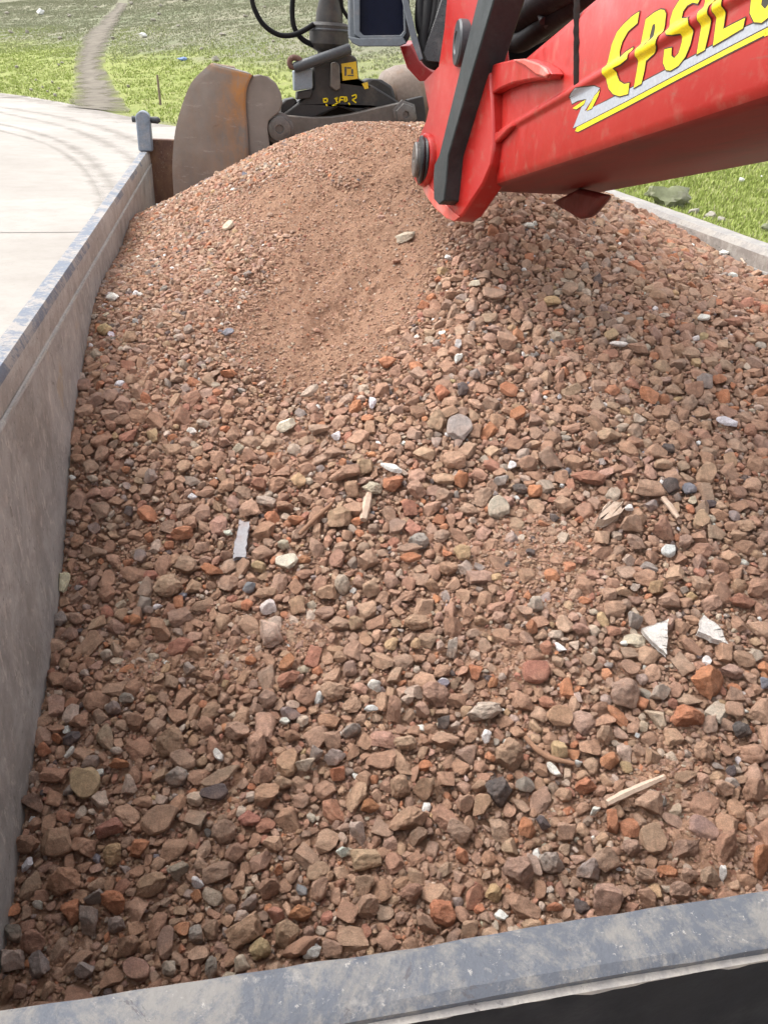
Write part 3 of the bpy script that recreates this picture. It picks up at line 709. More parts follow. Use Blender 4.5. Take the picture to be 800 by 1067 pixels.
PLAIN = """
35 838 24 22 0 g a;30 881 27 20 0 b r;68 920 36 31 5 b r;159 923 34 24 -35 t r;100 936 24 15 -15 m a;94 961 20 34 0 e b;35 983 27 28 0 b r;145 1013 28 24 15 n f
177 1011 15 18 0 p r;90 1012 22 20 -30 m a;22 1034 16 17 0 n b;170 857 44 27 -35 t f;16 974 20 20 0 e a;134 987 24 26 15 b a;175 985 17 36 12 g f;186 909 24 22 0 e a
275 808 24 20 0 b a;280 830 30 26 -10 b a;260 854 23 17 -15 r a;234 868 25 27 0 g r;296 818 20 16 10 t r;386 841 20 16 0 o a;374 869 17 29 -30 p a;285 880 22 18 15 t a
282 928 24 24 0 b a;333 928 17 27 5 t b;380 924 20 23 0 t a;256 972 42 27 -30 t b;300 975 27 32 0 t a;314 988 42 20 -38 b a;272 990 24 25 0 y r;346 990 22 20 10 g b
384 946 24 28 30 t r;221 1010 13 26 8 e r;221 970 16 22 0 g r;205 975 15 22 0 e r;291 908 10 14 0 o a;245 890 20 22 0 b r;261 941 15 20 20 e a;10 1033 16 34 15 b a
417 821 22 25 0 t r;425 856 44 25 -28 t r;443 823 26 23 -25 t a;484 839 17 20 5 t b;500 820 18 15 0 t r;501 843 17 28 20 b f;478 868 29 20 30 g b;436 873 24 18 -35 g a;443 963 16 32 -35 t a
489 970 17 22 10 t b;553 967 22 18 0 t r;428 933 26 23 0 b r;590 868 20 20 0 t b;577 946 18 10 0 o r;586 830 18 16 0 t r;675 838 30 27 0 t a;656 885 22 19 10 g a;632 897 31 25 40 g b
613 907 27 24 0 e r;671 913 24 15 20 g r;673 938 22 25 10 b a;708 930 24 22 0 n r;717 914 18 18 0 n r;738 917 19 25 -30 n r;755 884 24 40 10 b r;730 867 36 19 35 g f;713 812 24 17 10 t a
752 823 23 18 10 t a;785 825 26 26 0 b r;732 930 14 10 10 o a;610 820 25 18 -10 o a;175 612 31 24 -15 t r;113 620 18 18 0 b a;81 646 18 13 0 n r;74 662 18 15 10 g a;168 658 24 24 10 b a
77 712 22 20 0 t r;89 703 10 9 0 p r;133 729 16 12 0 m r;110 770 18 29 -10 g a;178 774 28 38 22 t a;142 754 22 22 -20 b a;84 754 27 16 -20 b a;122 784 14 9 0 p r;156 637 11 9 0 e r
142 647 14 12 0 o a;340 619 22 16 -5 t b;387 615 19 20 0 t r;310 632 18 20 0 t a;348 721 27 23 -20 t r;279 730 20 20 0 g r;305 769 17 14 15 b a;366 763 20 18 10 e a;347 773 18 20 0 t b
268 780 21 38 8 t r;248 763 26 20 0 n r;215 757 17 19 0 b r;349 790 24 18 -10 m a;330 788 13 20 10 e a;320 798 22 13 -20 p a;365 698 15 17 0 g b;355 686 14 13 0 t a;371 651 15 17 0 t r
330 656 16 13 0 n a;433 650 26 18 -10 t r;454 725 28 27 0 t r;464 773 30 20 -5 t a;422 775 24 17 10 t r;530 788 30 38 5 t r;520 645 17 13 0 t r;545 640 19 10 15 t f;495 702 14 17 0 o b
459 674 9 12 0 p r;582 750 28 21 15 b f;410 742 17 32 -8 b a;440 741 16 19 0 n a;425 730 14 11 -40 p r;513 713 11 12 0 o r;523 707 9 9 0 p r;760 701 27 16 30 n a;764 727 20 23 -20 n a
763 743 24 14 25 t f;654 700 21 14 15 t f;732 785 20 25 -30 t r;680 790 18 20 0 t a;629 768 17 22 0 t a;697 627 24 18 10 t a;790 615 26 24 0 b r;604 657 19 13 10 n r;199 546 15 14 0 t r
195 590 24 20 0 g r;116 445 12 12 0 b r;82 479 16 9 0 b b;97 500 13 8 10 p r;88 403 17 14 0 n r;158 498 14 16 15 e a;148 583 14 13 0 e f;354 540 27 23 0 t r;384 585 22 23 0 t a
360 494 32 16 -5 t a;381 488 18 17 0 t b;367 511 16 18 0 b b;259 532 22 19 -20 t a;326 428 12 13 0 t a;333 450 22 13 0 g a;296 569 13 11 0 p r;270 592 16 13 0 y r;478 450 27 24 15 m f
457 440 20 22 30 t b;434 512 21 22 0 t r;473 481 25 19 0 t r;587 527 22 20 0 t a;573 481 28 18 50 g b;549 485 20 18 0 b r;414 552 20 14 -20 g f;436 565 22 17 0 m r;427 575 28 8 -5 g f
467 594 20 15 0 b r;657 547 26 21 10 t a;676 511 33 19 8 t b;728 545 17 20 0 t f;733 497 20 22 10 t f;690 485 20 11 0 t r;634 455 26 15 0 t a;615 460 17 19 10 n a;692 553 25 24 15 b a
662 567 22 15 15 g a;713 566 15 16 0 g r;136 353 16 13 0 t r;223 327 12 12 0 b b;188 353 9 8 0 p r;196 345 11 9 -30 e a;258 287 10 7 0 e a;527 357 22 19 10 t a;513 310 24 12 5 n f
575 315 18 11 -5 y b;592 305 17 13 0 t f;494 391 12 12 0 e r;685 310 19 14 30 b b;664 364 24 12 15 b r;722 408 20 19 0 b b;691 330 12 5 5 p r;636 350 16 13 0 y r
"""
def col_of(code, g, individual=True):
    c = np.array(PAL[code]) * g.uniform(.88, 1.12); c = c * (1 + g.normal(0, .035, 3)); return np.clip(c, .02, .88)
DUST = {'w': .06, 'c': .08, 'p': .55, 'k': .35, 'u': .3, 'o': .55, 'r': .6, 'y': .45, 'm': .5}
def stone_obj(name, x, y, wpx, hpx, rot, code, shp, seed):
    g = np.random.default_rng(seed)
    P, d, t = heap_hit(x, y); dz = float((P @ R)[2]); s = dz / F
    nrm = heap_n(np.array(P[0]), np.array(P[1]))
    a = math.radians(rot)
    rx = right * math.cos(a) + down * math.sin(a); ry = -right * math.sin(a) + down * math.cos(a)
    W, H = wpx * s / 2, hpx * s / 2
    if shp == 'f':                              # slab: lies in the slope
        def lay(v):                             # slide a view-plane direction along the ray into the slope
            return v - d * (v @ nrm) / (d @ nrm) * .55
        ax, ay, an = lay(rx) * W, lay(ry) * H, nrm * max(.006, .28 * min(W, H) + .003)
        v = rock(4, g, 8, .02, .6, .85)
        th = np.arctan2(v[:, 1], v[:, 0]); v = v.copy()
        v[:, 2] = np.sign(v[:, 2]) * np.minimum(np.abs(v[:, 2]) * 2.2, .85 + .1 * np.sin(v[:, 0] * 3 + seed))
        up = .45
        C = P + nrm * (np.linalg.norm(an) * up + .012)
    else:
        dep = (W + H) * .42
        ax, ay, an = rx * W, ry * H, -d * dep
        v = rock(5 if max(wpx, hpx) > 20 else 4, g, {'r': 13, 'a': 13, 'b': 6}[shp], {'r': .042, 'a': .036, 'b': .034}[shp], {'r': .60, 'a': .42, 'b': .6}[shp], {'r': .90, 'a': .78, 'b': .7}[shp], shp == 'b')
        C = P - d * dep * .45 + nrm * .006
    Vw = v[:, :1] * ax + v[:, 1:2] * ay + v[:, 2:3] * an
    c = np.empty((len(v), 4)); c[:, :3] = col_of(code, g); c[:, 3] = DUST.get(code, .8)
    fsub = {12: 1, 42: 2, 162: 3, 642: 4, 2562: 5}[len(v)]
    me = mesh_np(name, Vw, ICO[fsub][1], c); me.materials.append(M_STONE)
    o = D.objects.new(name, me); o.location = tuple(C); COL.objects.link(o)
    return o, (C[0], C[1], max(np.linalg.norm(ax), np.linalg.norm(ay)) * .9)
placed = []          # (x, y, r) blockers for the filler
marks = []           # (px, py, phrase) landmarks for labels
GRP = {'stone': 'larger stones of the rubble load', 'brick_fragment': 'brick pieces in the rubble load', 'plaster_chip': 'white chips in the rubble load', 'slate_piece': 'dark slate pieces in the rubble load', 'plastic_scrap': 'plastic scraps in the rubble load', 'tile_shard': 'white tile shards in the rubble load'}
CATN = {'stone': 'stone', 'brick_fragment': 'brick fragment', 'plaster_chip': 'plaster chip', 'slate_piece': 'slate piece', 'plastic_scrap': 'plastic scrap', 'tile_shard': 'tile shard'}
used = set(); seed = 100
for line in SPECIAL.strip().splitlines():
    q, nm, short, lab = line.split('|'); q = q.split(); x, y, a, b, r = map(float, q[:5]); seed += 1
    o, bl = stone_obj(nm, x, y, a, b, r, q[5], q[6], seed); placed.append(bl); marks.append((x, y, short)); used.add(lab)
    tag(o, lab, CATN[nm], GRP[nm])
# shards, sticks and scraps with an outline of their own
def shard(name, pix, th, code, lab, short, mat=None, lift=.018):
    cx, cy = np.mean([p[0] for p in pix]), np.mean([p[1] for p in pix])
    P, d, t = heap_hit(cx, cy); n = heap_n(np.array(P[0]), np.array(P[1])); Q = P + n * lift
    g_ = np.random.default_rng(int(cx * 7 + cy)); pp_ = []
    for a_, b_ in zip(pix, pix[1:] + pix[:1]):
        m_ = max(2, int(math.hypot(a_[0] - b_[0], a_[1] - b_[1]) / 4))
        for k in range(m_): pp_.append((a_[0] + (b_[0] - a_[0]) * k / m_ + g_.normal(0, .55), a_[1] + (b_[1] - a_[1]) * k / m_ + g_.normal(0, .55)))
    pix = pp_; n = n + g_.normal(0, .10, 3); n = n / np.linalg.norm(n)
    pts = []
    for p in pix:
        e = ray(*p); pts.append(Vector(e * (Q @ n) / (e @ n)) - Vector(Q))
    bm = prism_bm(pts, -Vector(n) * th)
    bmesh.ops.bevel(bm, geom=bm.edges[:], offset=th * .10, segments=1, affect='EDGES')
    me = from_bm(name, bm)
    if mat is None:
        a = me.color_attributes.new('Col', 'FLOAT_COLOR', 'POINT'); a.data.foreach_set('color', np.tile(np.r_[PAL[code], .30 if code == 'w' else .6], (len(me.vertices), 1)).astype(np.float32).ravel())
    o = link(name, me, mat or M_STONE, None, 30); o.location = Q
    placed.append((Q[0], Q[1], .042)); marks.append((cx, cy, short)); used.add(lab); return o, lab
o, l = shard("tile_shard", [(696, 645), (694.5, 681), (680, 671), (668.5, 655)], .012, 'w', "white triangular tile shard with a pitted face on the right slope", "white triangular shard"); tag(o, l, 'tile shard', GRP['tile_shard'])
o, l = shard("tile_shard", [(732.5, 641), (751, 655), (757.5, 671), (727.5, 659)], .012, 'w', "white pointed tile shard right of the white triangular one", "white pointed shard"); tag(o, l, 'tile shard', GRP['tile_shard'])
o, l = shard("plastic_scrap", [(249, 542.5), (260, 544), (258, 562), (256, 580), (243, 581), (245, 565), (247, 555)], .010, 'e', "grey plastic offcut strip lying slanted left of the middle", "grey plastic strip", M_GPLAS); tag(o, l, 'plastic scrap', GRP['plastic_scrap'])
o, l = shard("wood_chunk", [(622, 540), (628, 529), (640, 522.5), (647, 524), (648, 531), (640, 538), (630, 543)], .02, 'p', "pale splintered wood lump on the right slope", "pale splintered wood lump", M_WOOD); tag(o, l, 'wood chunk')
def stick(name, pix, wpx, mat, lab, short, cat, lift=.014, flat=False):
    pts = []
    for p in pix:
        P, d, t = heap_hit(*p); n = heap_n(np.array(P[0]), np.array(P[1])); pts.append(Vector(P + n * lift)); s = float((P @ R)[2]) / F
    c = sum(pts, Vector()) / len(pts)
    o = tube(name, [p - c for p in pts], wpx * s / 2, mat, None, 6 if flat else 9, 6, lambda t: .72 + .35 * math.sin(2.8 * t + .25) + .08 * math.sin(19 * t))
    o.location = c; marks.append((pix[0][0] * .5 + pix[-1][0] * .5, pix[0][1] * .5 + pix[-1][1] * .5, short)); used.add(lab)
    for p in pts: placed.append((p.x, p.y, .006))
    return tag(o, lab, cat, 'sticks lying in the rubble load')
stick("wood_stick", [(630, 842), (650, 832), (689, 815)], 8, M_WOOD, "straight pale split wood stick lying on the rubble at lower right", "pale wood stick", 'stick', .022, True)
stick("wood_stick", [(546, 771), (557, 783), (572, 793), (597, 799)], 6, M_TWIG, "curved brown twig lying below a yellowish stone", "curved brown twig", 'stick', .014)
stick("wood_stick", [(313, 562), (329, 546), (347, 530)], 4.5, M_TWIG, "thin straight brown stick left of a big tan boulder-like stone", "thin brown stick", 'stick', .02)
stick("wood_stick", [(379, 545), (382, 531), (385, 518)], 9, M_WOOD, "short grey-tan wood piece standing upright beside the thin brown stick", "short upright wood piece", 'stick', .012, True)
stick("wood_stick", [(688, 523), (696, 533), (704, 544)], 6, M_WOOD, "short slanting wood splint left of the smooth blue-grey stone", "slanting wood splint", 'stick', .016, True)
stick("wood_stick", [(760, 265), (767, 272), (773, 280)], 2.5, M_WOOD, "straw-like thin stick close to the right wall", "straw-like stick", 'stick', .02)
plains = []
for line in PLAIN.strip().splitlines():
    for it in line.split(';'):
        q = it.split(); plains.append((*map(float, q[:5]), q[5], q[6]))
plains.sort(key=lambda p: -p[2] * p[3])
SHN = {'r': 'rounded', 'a': 'angular', 'b': 'blocky', 'f': 'flat'}
for x, y, a, b, r, code, shp in plains:
    seed += 1
    nm = 'brick_fragment' if code in 'or' else 'stone'
    o, bl = stone_obj(nm, x, y, a, b, r, code, shp, seed); placed.append(bl)
    best = None
    for mx, my, ph in sorted(marks, key=lambda m: (m[0] - x) ** 2 + (m[1] - y) ** 2)[:6]:
        dx, dy = x - mx, y - my; ang = math.degrees(math.atan2(dy, dx)) % 360
        w_ = ['right of', 'below and right of', 'below', 'below and left of', 'left of', 'above and left of', 'above', 'above and right of'][int(((ang + 22.5) % 360) // 45)]
        sz = 'big ' if max(a, b) > 26 else ''
        lab = f"{sz}{COLN[code]} {SHN[shp]} {'brick lump' if nm != 'stone' else 'stone'} {w_} the {ph}"
        if lab not in used and len(lab.split()) <= 16: best = lab; break
    used.add(best); tag(o, best, CATN[nm], GRP[nm])

# filler: the uncountable gravel, one object
proto = {}
gp_ = np.random.default_rng(5)
for sub in (1, 2, 3, 4):
    proto[sub] = []
    for k in range(40):
        kind = k % 4
        v = rock(sub, gp_, [11, 14, 12, 7][kind], [.04, .034, .034, .032][kind], [.55, .42, .40, .6][kind], [.9, .8, .76, .8][kind], kind == 3)
        proto[sub].append(v)
CELL = .03
gridd = {}
def put(x, y, r):
    gridd.setdefault((int(x / CELL), int(y / CELL)), []).append((x, y, r))
def free(x, y, r, k):
    R_ = int((r + .04) / CELL) + 1; cx, cy = int(x / CELL), int(y / CELL)
    for i in range(cx - R_, cx + R_ + 1):
        for j in range(cy - R_, cy + R_ + 1):
            for (a, b, c) in gridd.get((i, j), ()):
                if (a - x) ** 2 + (b - y) ** 2 < ((r + c) * k) ** 2: return False
    return True
for b in placed: put(*b)
stones = []      # x y z r level
def throw(n, r0, r1, k, kz, lim, lay):
    xs = rng.uniform(XL + .012, XR - .012, n); ys = rng.uniform(.38, 4.75, n)
    rs = np.sort(r0 + (r1 - r0) * rng.random(n) ** 2.4)[::-1]
    zs = heap_z(xs, ys); f, sm = fineness(xs, ys, zs); q = rng.random(n)
    for i in range(n):
        r = rs[i]
        lim_r = .034 - .021 * sm[i] - .026 * f[i] * (1 if sm[i] < .4 else 1.1)
        if r > max(lim_r, .0045) and q[i] < .994: continue
        if q[i] < .91 * min(1, 1.6 * min(f[i], sm[i])): continue
        if q[i] < f[i] * .6: continue
        if free(xs[i], ys[i], r, k):
            put(xs[i], ys[i], r); stones.append((xs[i], ys[i], zs[i] + kz * r, r, lay))
throw(24000, .0115, .0255, .80, .10, (.017, .017), 0)
throw(60000, .0074, .0135, .80, .05, (.013, .015), 1)
throw(150000, .0042, .0095, .76, .10, (.008, .015), 2)
# a lower course that fills the gaps, not tested against the upper one
codes_white = None; g0 = gridd; gridd = {}
n = 9000
xs = rng.uniform(XL + .02, XR - .02, n); ys = rng.uniform(.4, 4.5, n); zs = heap_z(xs, ys); f, sm = fineness(xs, ys, zs)
for i in range(n):
    r = rng.uniform(.011, .024)
    if rng.random() < f[i] * 1.6 + sm[i] * .9: continue
    if free(xs[i], ys[i], r, .8): put(xs[i], ys[i], r); stones.append((xs[i], ys[i], zs[i] - .55 * r - .012, r, 3))
# grit
n = 260000
xs = rng.uniform(XL + .004, XR - .004, n); ys = .38 + (4.6 - .38) * rng.random(n) ** 1.15; zs = heap_z(xs, ys); f, sm = fineness(xs, ys, zs)
grit_off = -.014 + .016 * np.maximum(f, sm * .6)
rs = .0016 + .0042 * rng.random(n) ** 2.2
kp_ = rng.random(n) > .70 * sst(.2, .8, np.minimum(f, sm)); xs, ys, zs, f, sm, rs = (q_[kp_] for q_ in (xs, ys, zs, f, sm, rs)); n = len(xs)
print("stones", len(stones))
S = np.array(stones)
codes = rng.choice(list('btgnroepkwyum'), len(S), p=[.36, .19, .19, .06, .03, .04, .022, .068, .010, .011, .010, .002, .007])
codes[(codes == 'w') & (S[:, 3] > .013)] = 't'; codes[np.isin(codes, list('ku')) & (S[:, 3] > .0135)] = 'g'; codes[np.isin(codes, list('epym')) & (S[:, 3] > .021)] = 'b'
Vs, Fs, Cs = [], [], []; base = 0
def add_batch(x, y, z, r, lay, code, sub, gg):
    global base
    N = len(x)
    nrm = heap_n(x, y)
    # random frames with the short axis near the slope normal
    t1 = gg.normal(size=(N, 3)); t1 -= (t1 * nrm).sum(1, keepdims=True) * nrm; t1 /= np.linalg.norm(t1, axis=1, keepdims=True)
    til = gg.normal(0, .38, (N, 3)); n3 = nrm + til; n3 /= np.linalg.norm(n3, axis=1, keepdims=True)
    t1 -= (t1 * n3).sum(1, keepdims=True) * n3; t1 /= np.linalg.norm(t1, axis=1, keepdims=True); t2 = np.cross(n3, t1)
    sx, sy, sz = r * gg.uniform(.95, 1.35, N), r * gg.uniform(.72, 1.0, N), r * gg.uniform(.5, .85, N)
    k = gg.integers(0, 40, N); pv = np.stack(proto[sub])[k]                       # N x nv x 3
    W_ = pv[..., :1] * (t1 * sx[:, None])[:, None] + pv[..., 1:2] * (t2 * sy[:, None])[:, None] + pv[..., 2:3] * (n3 * sz[:, None])[:, None]
    W_ += np.stack([x, y, z], -1)[:, None]
    c = np.array([PAL[q] for q in code]) * gg.uniform(.82, 1.14, (N, 1)) * (1 + gg.normal(0, .03, (N, 3)))
    al = np.array([DUST.get(q, .85) for q in code])
    cc = np.concatenate([np.clip(c, .02, .85), al[:, None]], 1)
    nv = pv.shape[1]
    Vs.append(W_.reshape(-1, 3)); Cs.append(np.repeat(cc, nv, 0))
    Fs.append((ICO[sub][1][None] + (base + np.arange(N) * nv)[:, None, None]).reshape(-1, 3)); base += N * nv
gg = np.random.default_rng(21)
for lo_, hi_, sub in ((.019, 1, 4), (.0105, .019, 3), (.0058, .0105, 2), (0, .0058, 1)):
    k_ = (S[:, 3] > lo_) & (S[:, 3] <= hi_)
    add_batch(*S[k_].T[:5], codes[k_], sub, gg)
gcodes = rng.choice(list('btgnrop'), n, p=[.40, .2, .16, .12, .05, .02, .05])
def soil_z(x, y):
    a = (x - gx[0, 0]) / (gx[-1, 0] - gx[0, 0]) * (nx - 1); b = (y - gy[0, 0]) / (gy[0, -1] - gy[0, 0]) * (ny - 1)
    i = np.clip(a.astype(int), 0, nx - 2); j = np.clip(b.astype(int), 0, ny - 2); a, b = a - i, b - j
    return gz2[i, j] * (1 - a) * (1 - b) + gz2[i + 1, j] * a * (1 - b) + gz2[i, j + 1] * (1 - a) * b + gz2[i + 1, j + 1] * a * b
add_batch(xs, ys, soil_z(xs, ys) + .25 * rs + .004 * rng.random(n) * (1 - np.maximum(f, sm)), rs, None, gcodes, 1, gg)
# keep every grain inside the walls
Vall = np.concatenate(Vs); Vall[:, 0] = np.clip(Vall[:, 0], XL + .002, XR - .002); Vall[:, 1] = np.maximum(Vall[:, 1], HY1 + .002)
tag(link("rubble_gravel", mesh_np("rubble_gravel", Vall, np.concatenate(Fs), np.concatenate(Cs), False), M_STONE, angle=None), "crushed brick and stone gravel filling the tipper body", "gravel", kind="stuff")
del Vs, Fs, Cs, Vall

# ------------------------------------------------------------------ loader crane
BD = ray(314, 258); BD /= np.linalg.norm(BD)                 # boom runs along BD (away), BV to the right, BW up
BV = np.cross(BD, [0, 0, 1.]); BV /= np.linalg.norm(BV); BW = np.cross(BV, BD)
V0 = 0.5553
def bp(u, v, w_): return Vector(BD * u + BV * v + BW * w_)
def side_uw(px, py, vv=V0):
    d = ray(px, py); p = d * vv / (d @ BV); return float(p @ BD), float(p @ BW)
crane = empty("loader_crane", bp(.2, .7, -.9), "red loader crane arm with yellow lettering reaching over the rubble", "crane")
U_TIP, U_END = 2.56, -1.3
def ridge(w_):                       # how far the side face bulges out (pressed rib)
    return .0085 * math.exp(-((w_ - .3215) / .0085) ** 4)
sec = [(.022, .186), (.008, .193), (.0, .208)] + [(-ridge(x), x) for x in np.linspace(.306, .337, 12)] + [(0, .452), (.008, .468), (.024, .476)]
sec += [(.336, .476), (.352, .466), (.357, .450), (.357, .206), (.350, .192), (.336, .186)]
bm = bmesh.new(); us = np.linspace(U_END, U_TIP, 40); rr = []
for u in us: rr.append([bm.verts.new(bp(u, V0 + a, b)) for a, b in sec])
for a, b in zip(rr, rr[1:]):
    for k in range(len(sec)):
        f_ = bm.faces.new((a[k], a[(k + 1) % len(sec)], b[(k + 1) % len(sec)], b[k]))
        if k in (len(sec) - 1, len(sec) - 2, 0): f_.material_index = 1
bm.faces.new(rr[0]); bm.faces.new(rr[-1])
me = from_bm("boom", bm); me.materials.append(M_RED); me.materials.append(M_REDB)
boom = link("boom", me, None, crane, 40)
# decals: flat outlines on the side face, following the pressed rib
def decal(name, loops, mat, lift, parent, px=True):
    L2 = [[Vector((*side_uw(590 + x / 3.81, y / 3.81), 0)) if px else Vector((x, y, 0)) for x, y in lp] for lp in loops]
    return decal_uw(name, L2, mat, lift, parent)
def decal_uw(name, L2, mat, lift, parent):
    bm = bmesh.new(); flat = [p for l in L2 for p in l]; vs = [bm.verts.new(p) for p in flat]
    for t in tessellate_polygon(L2):
        try: bm.faces.new([vs[i] for i in t])
        except ValueError: pass
    for wv in np.linspace(.306, .337, 10):
        bmesh.ops.bisect_plane(bm, geom=bm.verts[:] + bm.edges[:] + bm.faces[:], plane_co=(0, wv, 0), plane_no=(0, 1, 0), dist=1e-6)
    for v in bm.verts:
        u, w_ = v.co.x, v.co.y; v.co = bp(u, V0 - ridge(w_) - lift, w_)
    bmesh.ops.recalc_face_normals(bm, faces=bm.faces[:])
    n = Vector(-BV)
    for f_ in bm.faces:
        if f_.normal.dot(n) < 0: f_.normal_flip()
    ret = bmesh.ops.extrude_face_region(bm, geom=bm.faces[:])
    for v in [e for e in ret['geom'] if isinstance(e, bmesh.types.BMVert)]: v.co += n * .00008
    me = D.meshes.new(name); bm.to_mesh(me); bm.free()
    return link(name, me, mat, parent, 40)
def grow(loop, d):
    n = len(loop); A = sum(loop[i].x * loop[(i + 1) % n].y - loop[(i + 1) % n].x * loop[i].y for i in range(n)); s = 1 if A > 0 else -1
    o = []
    for i in range(n):
        e1 = (loop[i] - loop[i - 1]); e2 = (loop[(i + 1) % n] - loop[i])
        n1 = Vector((e1.y, -e1.x, 0)).normalized() * s; n2 = Vector((e2.y, -e2.x, 0)).normalized() * s
        m = n1 + n2
        m = m / max(.35, m.length_squared / 2) * 1.0 if m.length > 1e-6 else n1
        if m.length > 1.6: m = m.normalized() * 1.6
        o.append(loop[i] + m * d)
    return o
LET = {
 'E': [[(292, 46), (262, 66), (228, 98), (203, 128), (183, 176), (172, 225), (160, 272), (161, 318), (170, 352), (188, 374), (213, 382), (247, 373), (252, 330), (231, 334), (212, 322), (203, 298), (202, 272), (232, 257), (262, 234), (268, 188), (241, 204), (214, 228), (213, 205), (224, 165), (247, 124), (284, 92)]],
 'P': [[(318, 76), (352, 50), (376, 38), (391, 40), (398, 56), (393, 100), (384, 146), (372, 180), (350, 214), (318, 242), (312, 280), (300, 332), (270, 349), (281, 290), (290, 230), (303, 150)], [(345, 98), (354, 94), (356, 108), (349, 146), (340, 172), (328, 184), (334, 140)]],
 'S': [[(412, 118), (414, 82), (426, 42), (446, 8), (474, -22), (505, -42), (530, -46), (540, -34), (534, -6), (524, 14), (504, 10), (482, 22), (466, 44), (459, 74), (482, 74), (500, 70), (508, 86), (506, 128), (494, 178), (474, 226), (446, 262), (416, 280), (398, 278), (386, 250), (392, 196), (420, 190), (419, 222), (430, 232), (448, 212), (461, 168), (464, 134), (440, 140), (420, 138)]],
 'I': [[(556, -10), (600, -42), (580, 70), (568, 130), (552, 198), (520, 216), (536, 120)]],
 'L': [[(612, -48), (656, -76), (640, 20), (625, 116), (668, 94), (712, 72), (704, 112), (640, 150), (585, 182), (598, 80)]],
 'O': [[(731, 52), (737, -10), (756, -70), (790, -118), (830, -146), (862, -146), (880, -118), (876, -60), (852, 10), (815, 62), (778, 90), (748, 88)], [(776, 20), (784, -30), (804, -74), (834, -96), (836, -50), (818, 0), (792, 36)]],
}
SW = [[(15, 388), (50, 352), (110, 342), (133, 350), (72, 441), (160, 400), (265, 345), (390, 280), (500, 225), (600, 170), (700, 112), (795, 72), (795, 110), (640, 190), (440, 295), (240, 402), (40, 503), (27, 508), (62, 420), (75, 393), (45, 400), (22, 412)]]
YS = [[(42, 506), (240, 405), (440, 298), (640, 193), (795, 113), (795, 136), (640, 214), (440, 317), (240, 424), (48, 523), (36, 521)]]
Y1 = [[(25, 430), (60, 406), (77, 396), (70, 414), (40, 434)]]
Y2 = [[(82, 440), (112, 382), (134, 358), (126, 382), (102, 430)]]
def uw(loops): return [[Vector((*side_uw(590 + x / 3.81, y / 3.81), 0)) for x, y in lp] for lp in loops]
def extend(L2, u_to):                # the stripes run on along the boom past the picture's edge
    return L2
for nm, loops, mat, l0, ol in (("decal_swoosh", SW, M_GRYD, .0005, .0018), ("decal_stripe", YS, M_YEL, .0010, .0018), ("decal_tick", Y1, M_YEL, .0010, .0018), ("decal_tick", Y2, M_YEL, .0010, .0018)):
    L2 = uw(loops); p = decal_uw(nm, L2, mat, l0, boom)
    decal_uw("decal_outline", [grow(L2[0], ol)], M_OUTL, l0 - .00025, p)
for ch in 'EPSILO':
    L2 = uw(LET[ch]); p = decal_uw("letter", L2, M_YEL, .0016, boom)
    decal_uw("decal_outline", [grow(L2[0], .0018)], M_OUTL, .00135, p)
# the run of the decal beyond the frame
u0 = side_uw(590 + 795 / 3.81, 90 / 3.81)[0]
def rect_uw(u1, u2, w1, w2): return [[Vector((u1, w1, 0)), Vector((u2, w1, 0)), Vector((u2, w2, 0)), Vector((u1, w2, 0))]]
decal_uw("decal_swoosh", rect_uw(u0 - .001, .70, .268, .276), M_GRYD, .0005, boom)
decal_uw("decal_stripe", rect_uw(u0 - .001, .70, .258, .2665), M_YEL, .0010, boom)
uN = .70
nl = [Vector((uN + a, .268 + b, 0)) for a, b in ((.075, 0), (.052, 0), (.044, .062), (.022, 0), (0, 0), (-.012, .1), (.010, .1), (.018, .035), (.040, .1), (.063, .1))]
p = decal_uw("letter", [nl], M_YEL, .0016, boom); decal_uw("decal_outline", [grow(nl, .0018)], M_OUTL, .00135, p)
# dark sealant band, curved lug and its rib on the side face
def on_side(px, py, lift=0.0):
    u, w_ = side_uw(px, py); return bp(u, V0 - lift, w_)
bm = bmesh.new(); rr = []
for i in range(41):
    t = i / 40; y = -6 + 100 * t
    j = 1.2 * mnoise.noise(Vector((t * 14, 5, 1))); k = 1.2 * mnoise.noise(Vector((t * 11, 8, 2)))
    j *= .6; k *= .6; a = on_side(598.4 + j, y, .0025); b = on_side(602.6 + k, y, .0025); c = on_side(600.5, y, .005)
    rr.append([bm.verts.new(q) for q in (on_side(597.8 + j, y, -.001), a, c, b, on_side(603.2 + k, y, -.001))])
for a, b in zip(rr, rr[1:]):
    for k in range(4): bm.faces.new((a[k], a[k + 1], b[k + 1], b[k]))
link("sealant_band", from_bm("sealant_band", bm), m_plain("black_sealant", (.012, .008, .007), .9, 0, (.05, .02, .016), .4, 30, .3, .1), boom, 60)
LUG = [(505, 112), (500, 92), (512, 71), (530, 66), (546, 62.5), (561, 62), (574, 66), (584, 72), (588, 78), (584, 83), (566, 84), (548, 87), (530, 94), (516, 102)]
prism("lifting_lug", [on_side(x, y, .030) for x, y in LUG], BV * .031, M_RED, boom, .010)
prism("lug_cap", [on_side(x, y, .036) for x, y in ((548, 63), (561, 62), (574, 66), (584, 72), (588, 78), (584, 82), (574, 79), (562, 70))], BV * .007, M_REDDUST, boom, .004)
# bracket below the boom
M_BELLYB = m_plain('dark_red_bracket_paint', (.12, .014, .012), .5, 0, (.05, .03, .025), .4, 9, .15)  # darker red than the boom's side face
def on_belly(px, py, vv): d = ray(px, py); return Vector(d * vv / (d @ BV))
prism("belly_bracket", [on_belly(x, y, .78) for x, y in ((572, 211), (600, 228), (609, 226.5), (616, 220), (630, 203), (600, 196))], BV * .03, M_BELLYB, crane, .014)

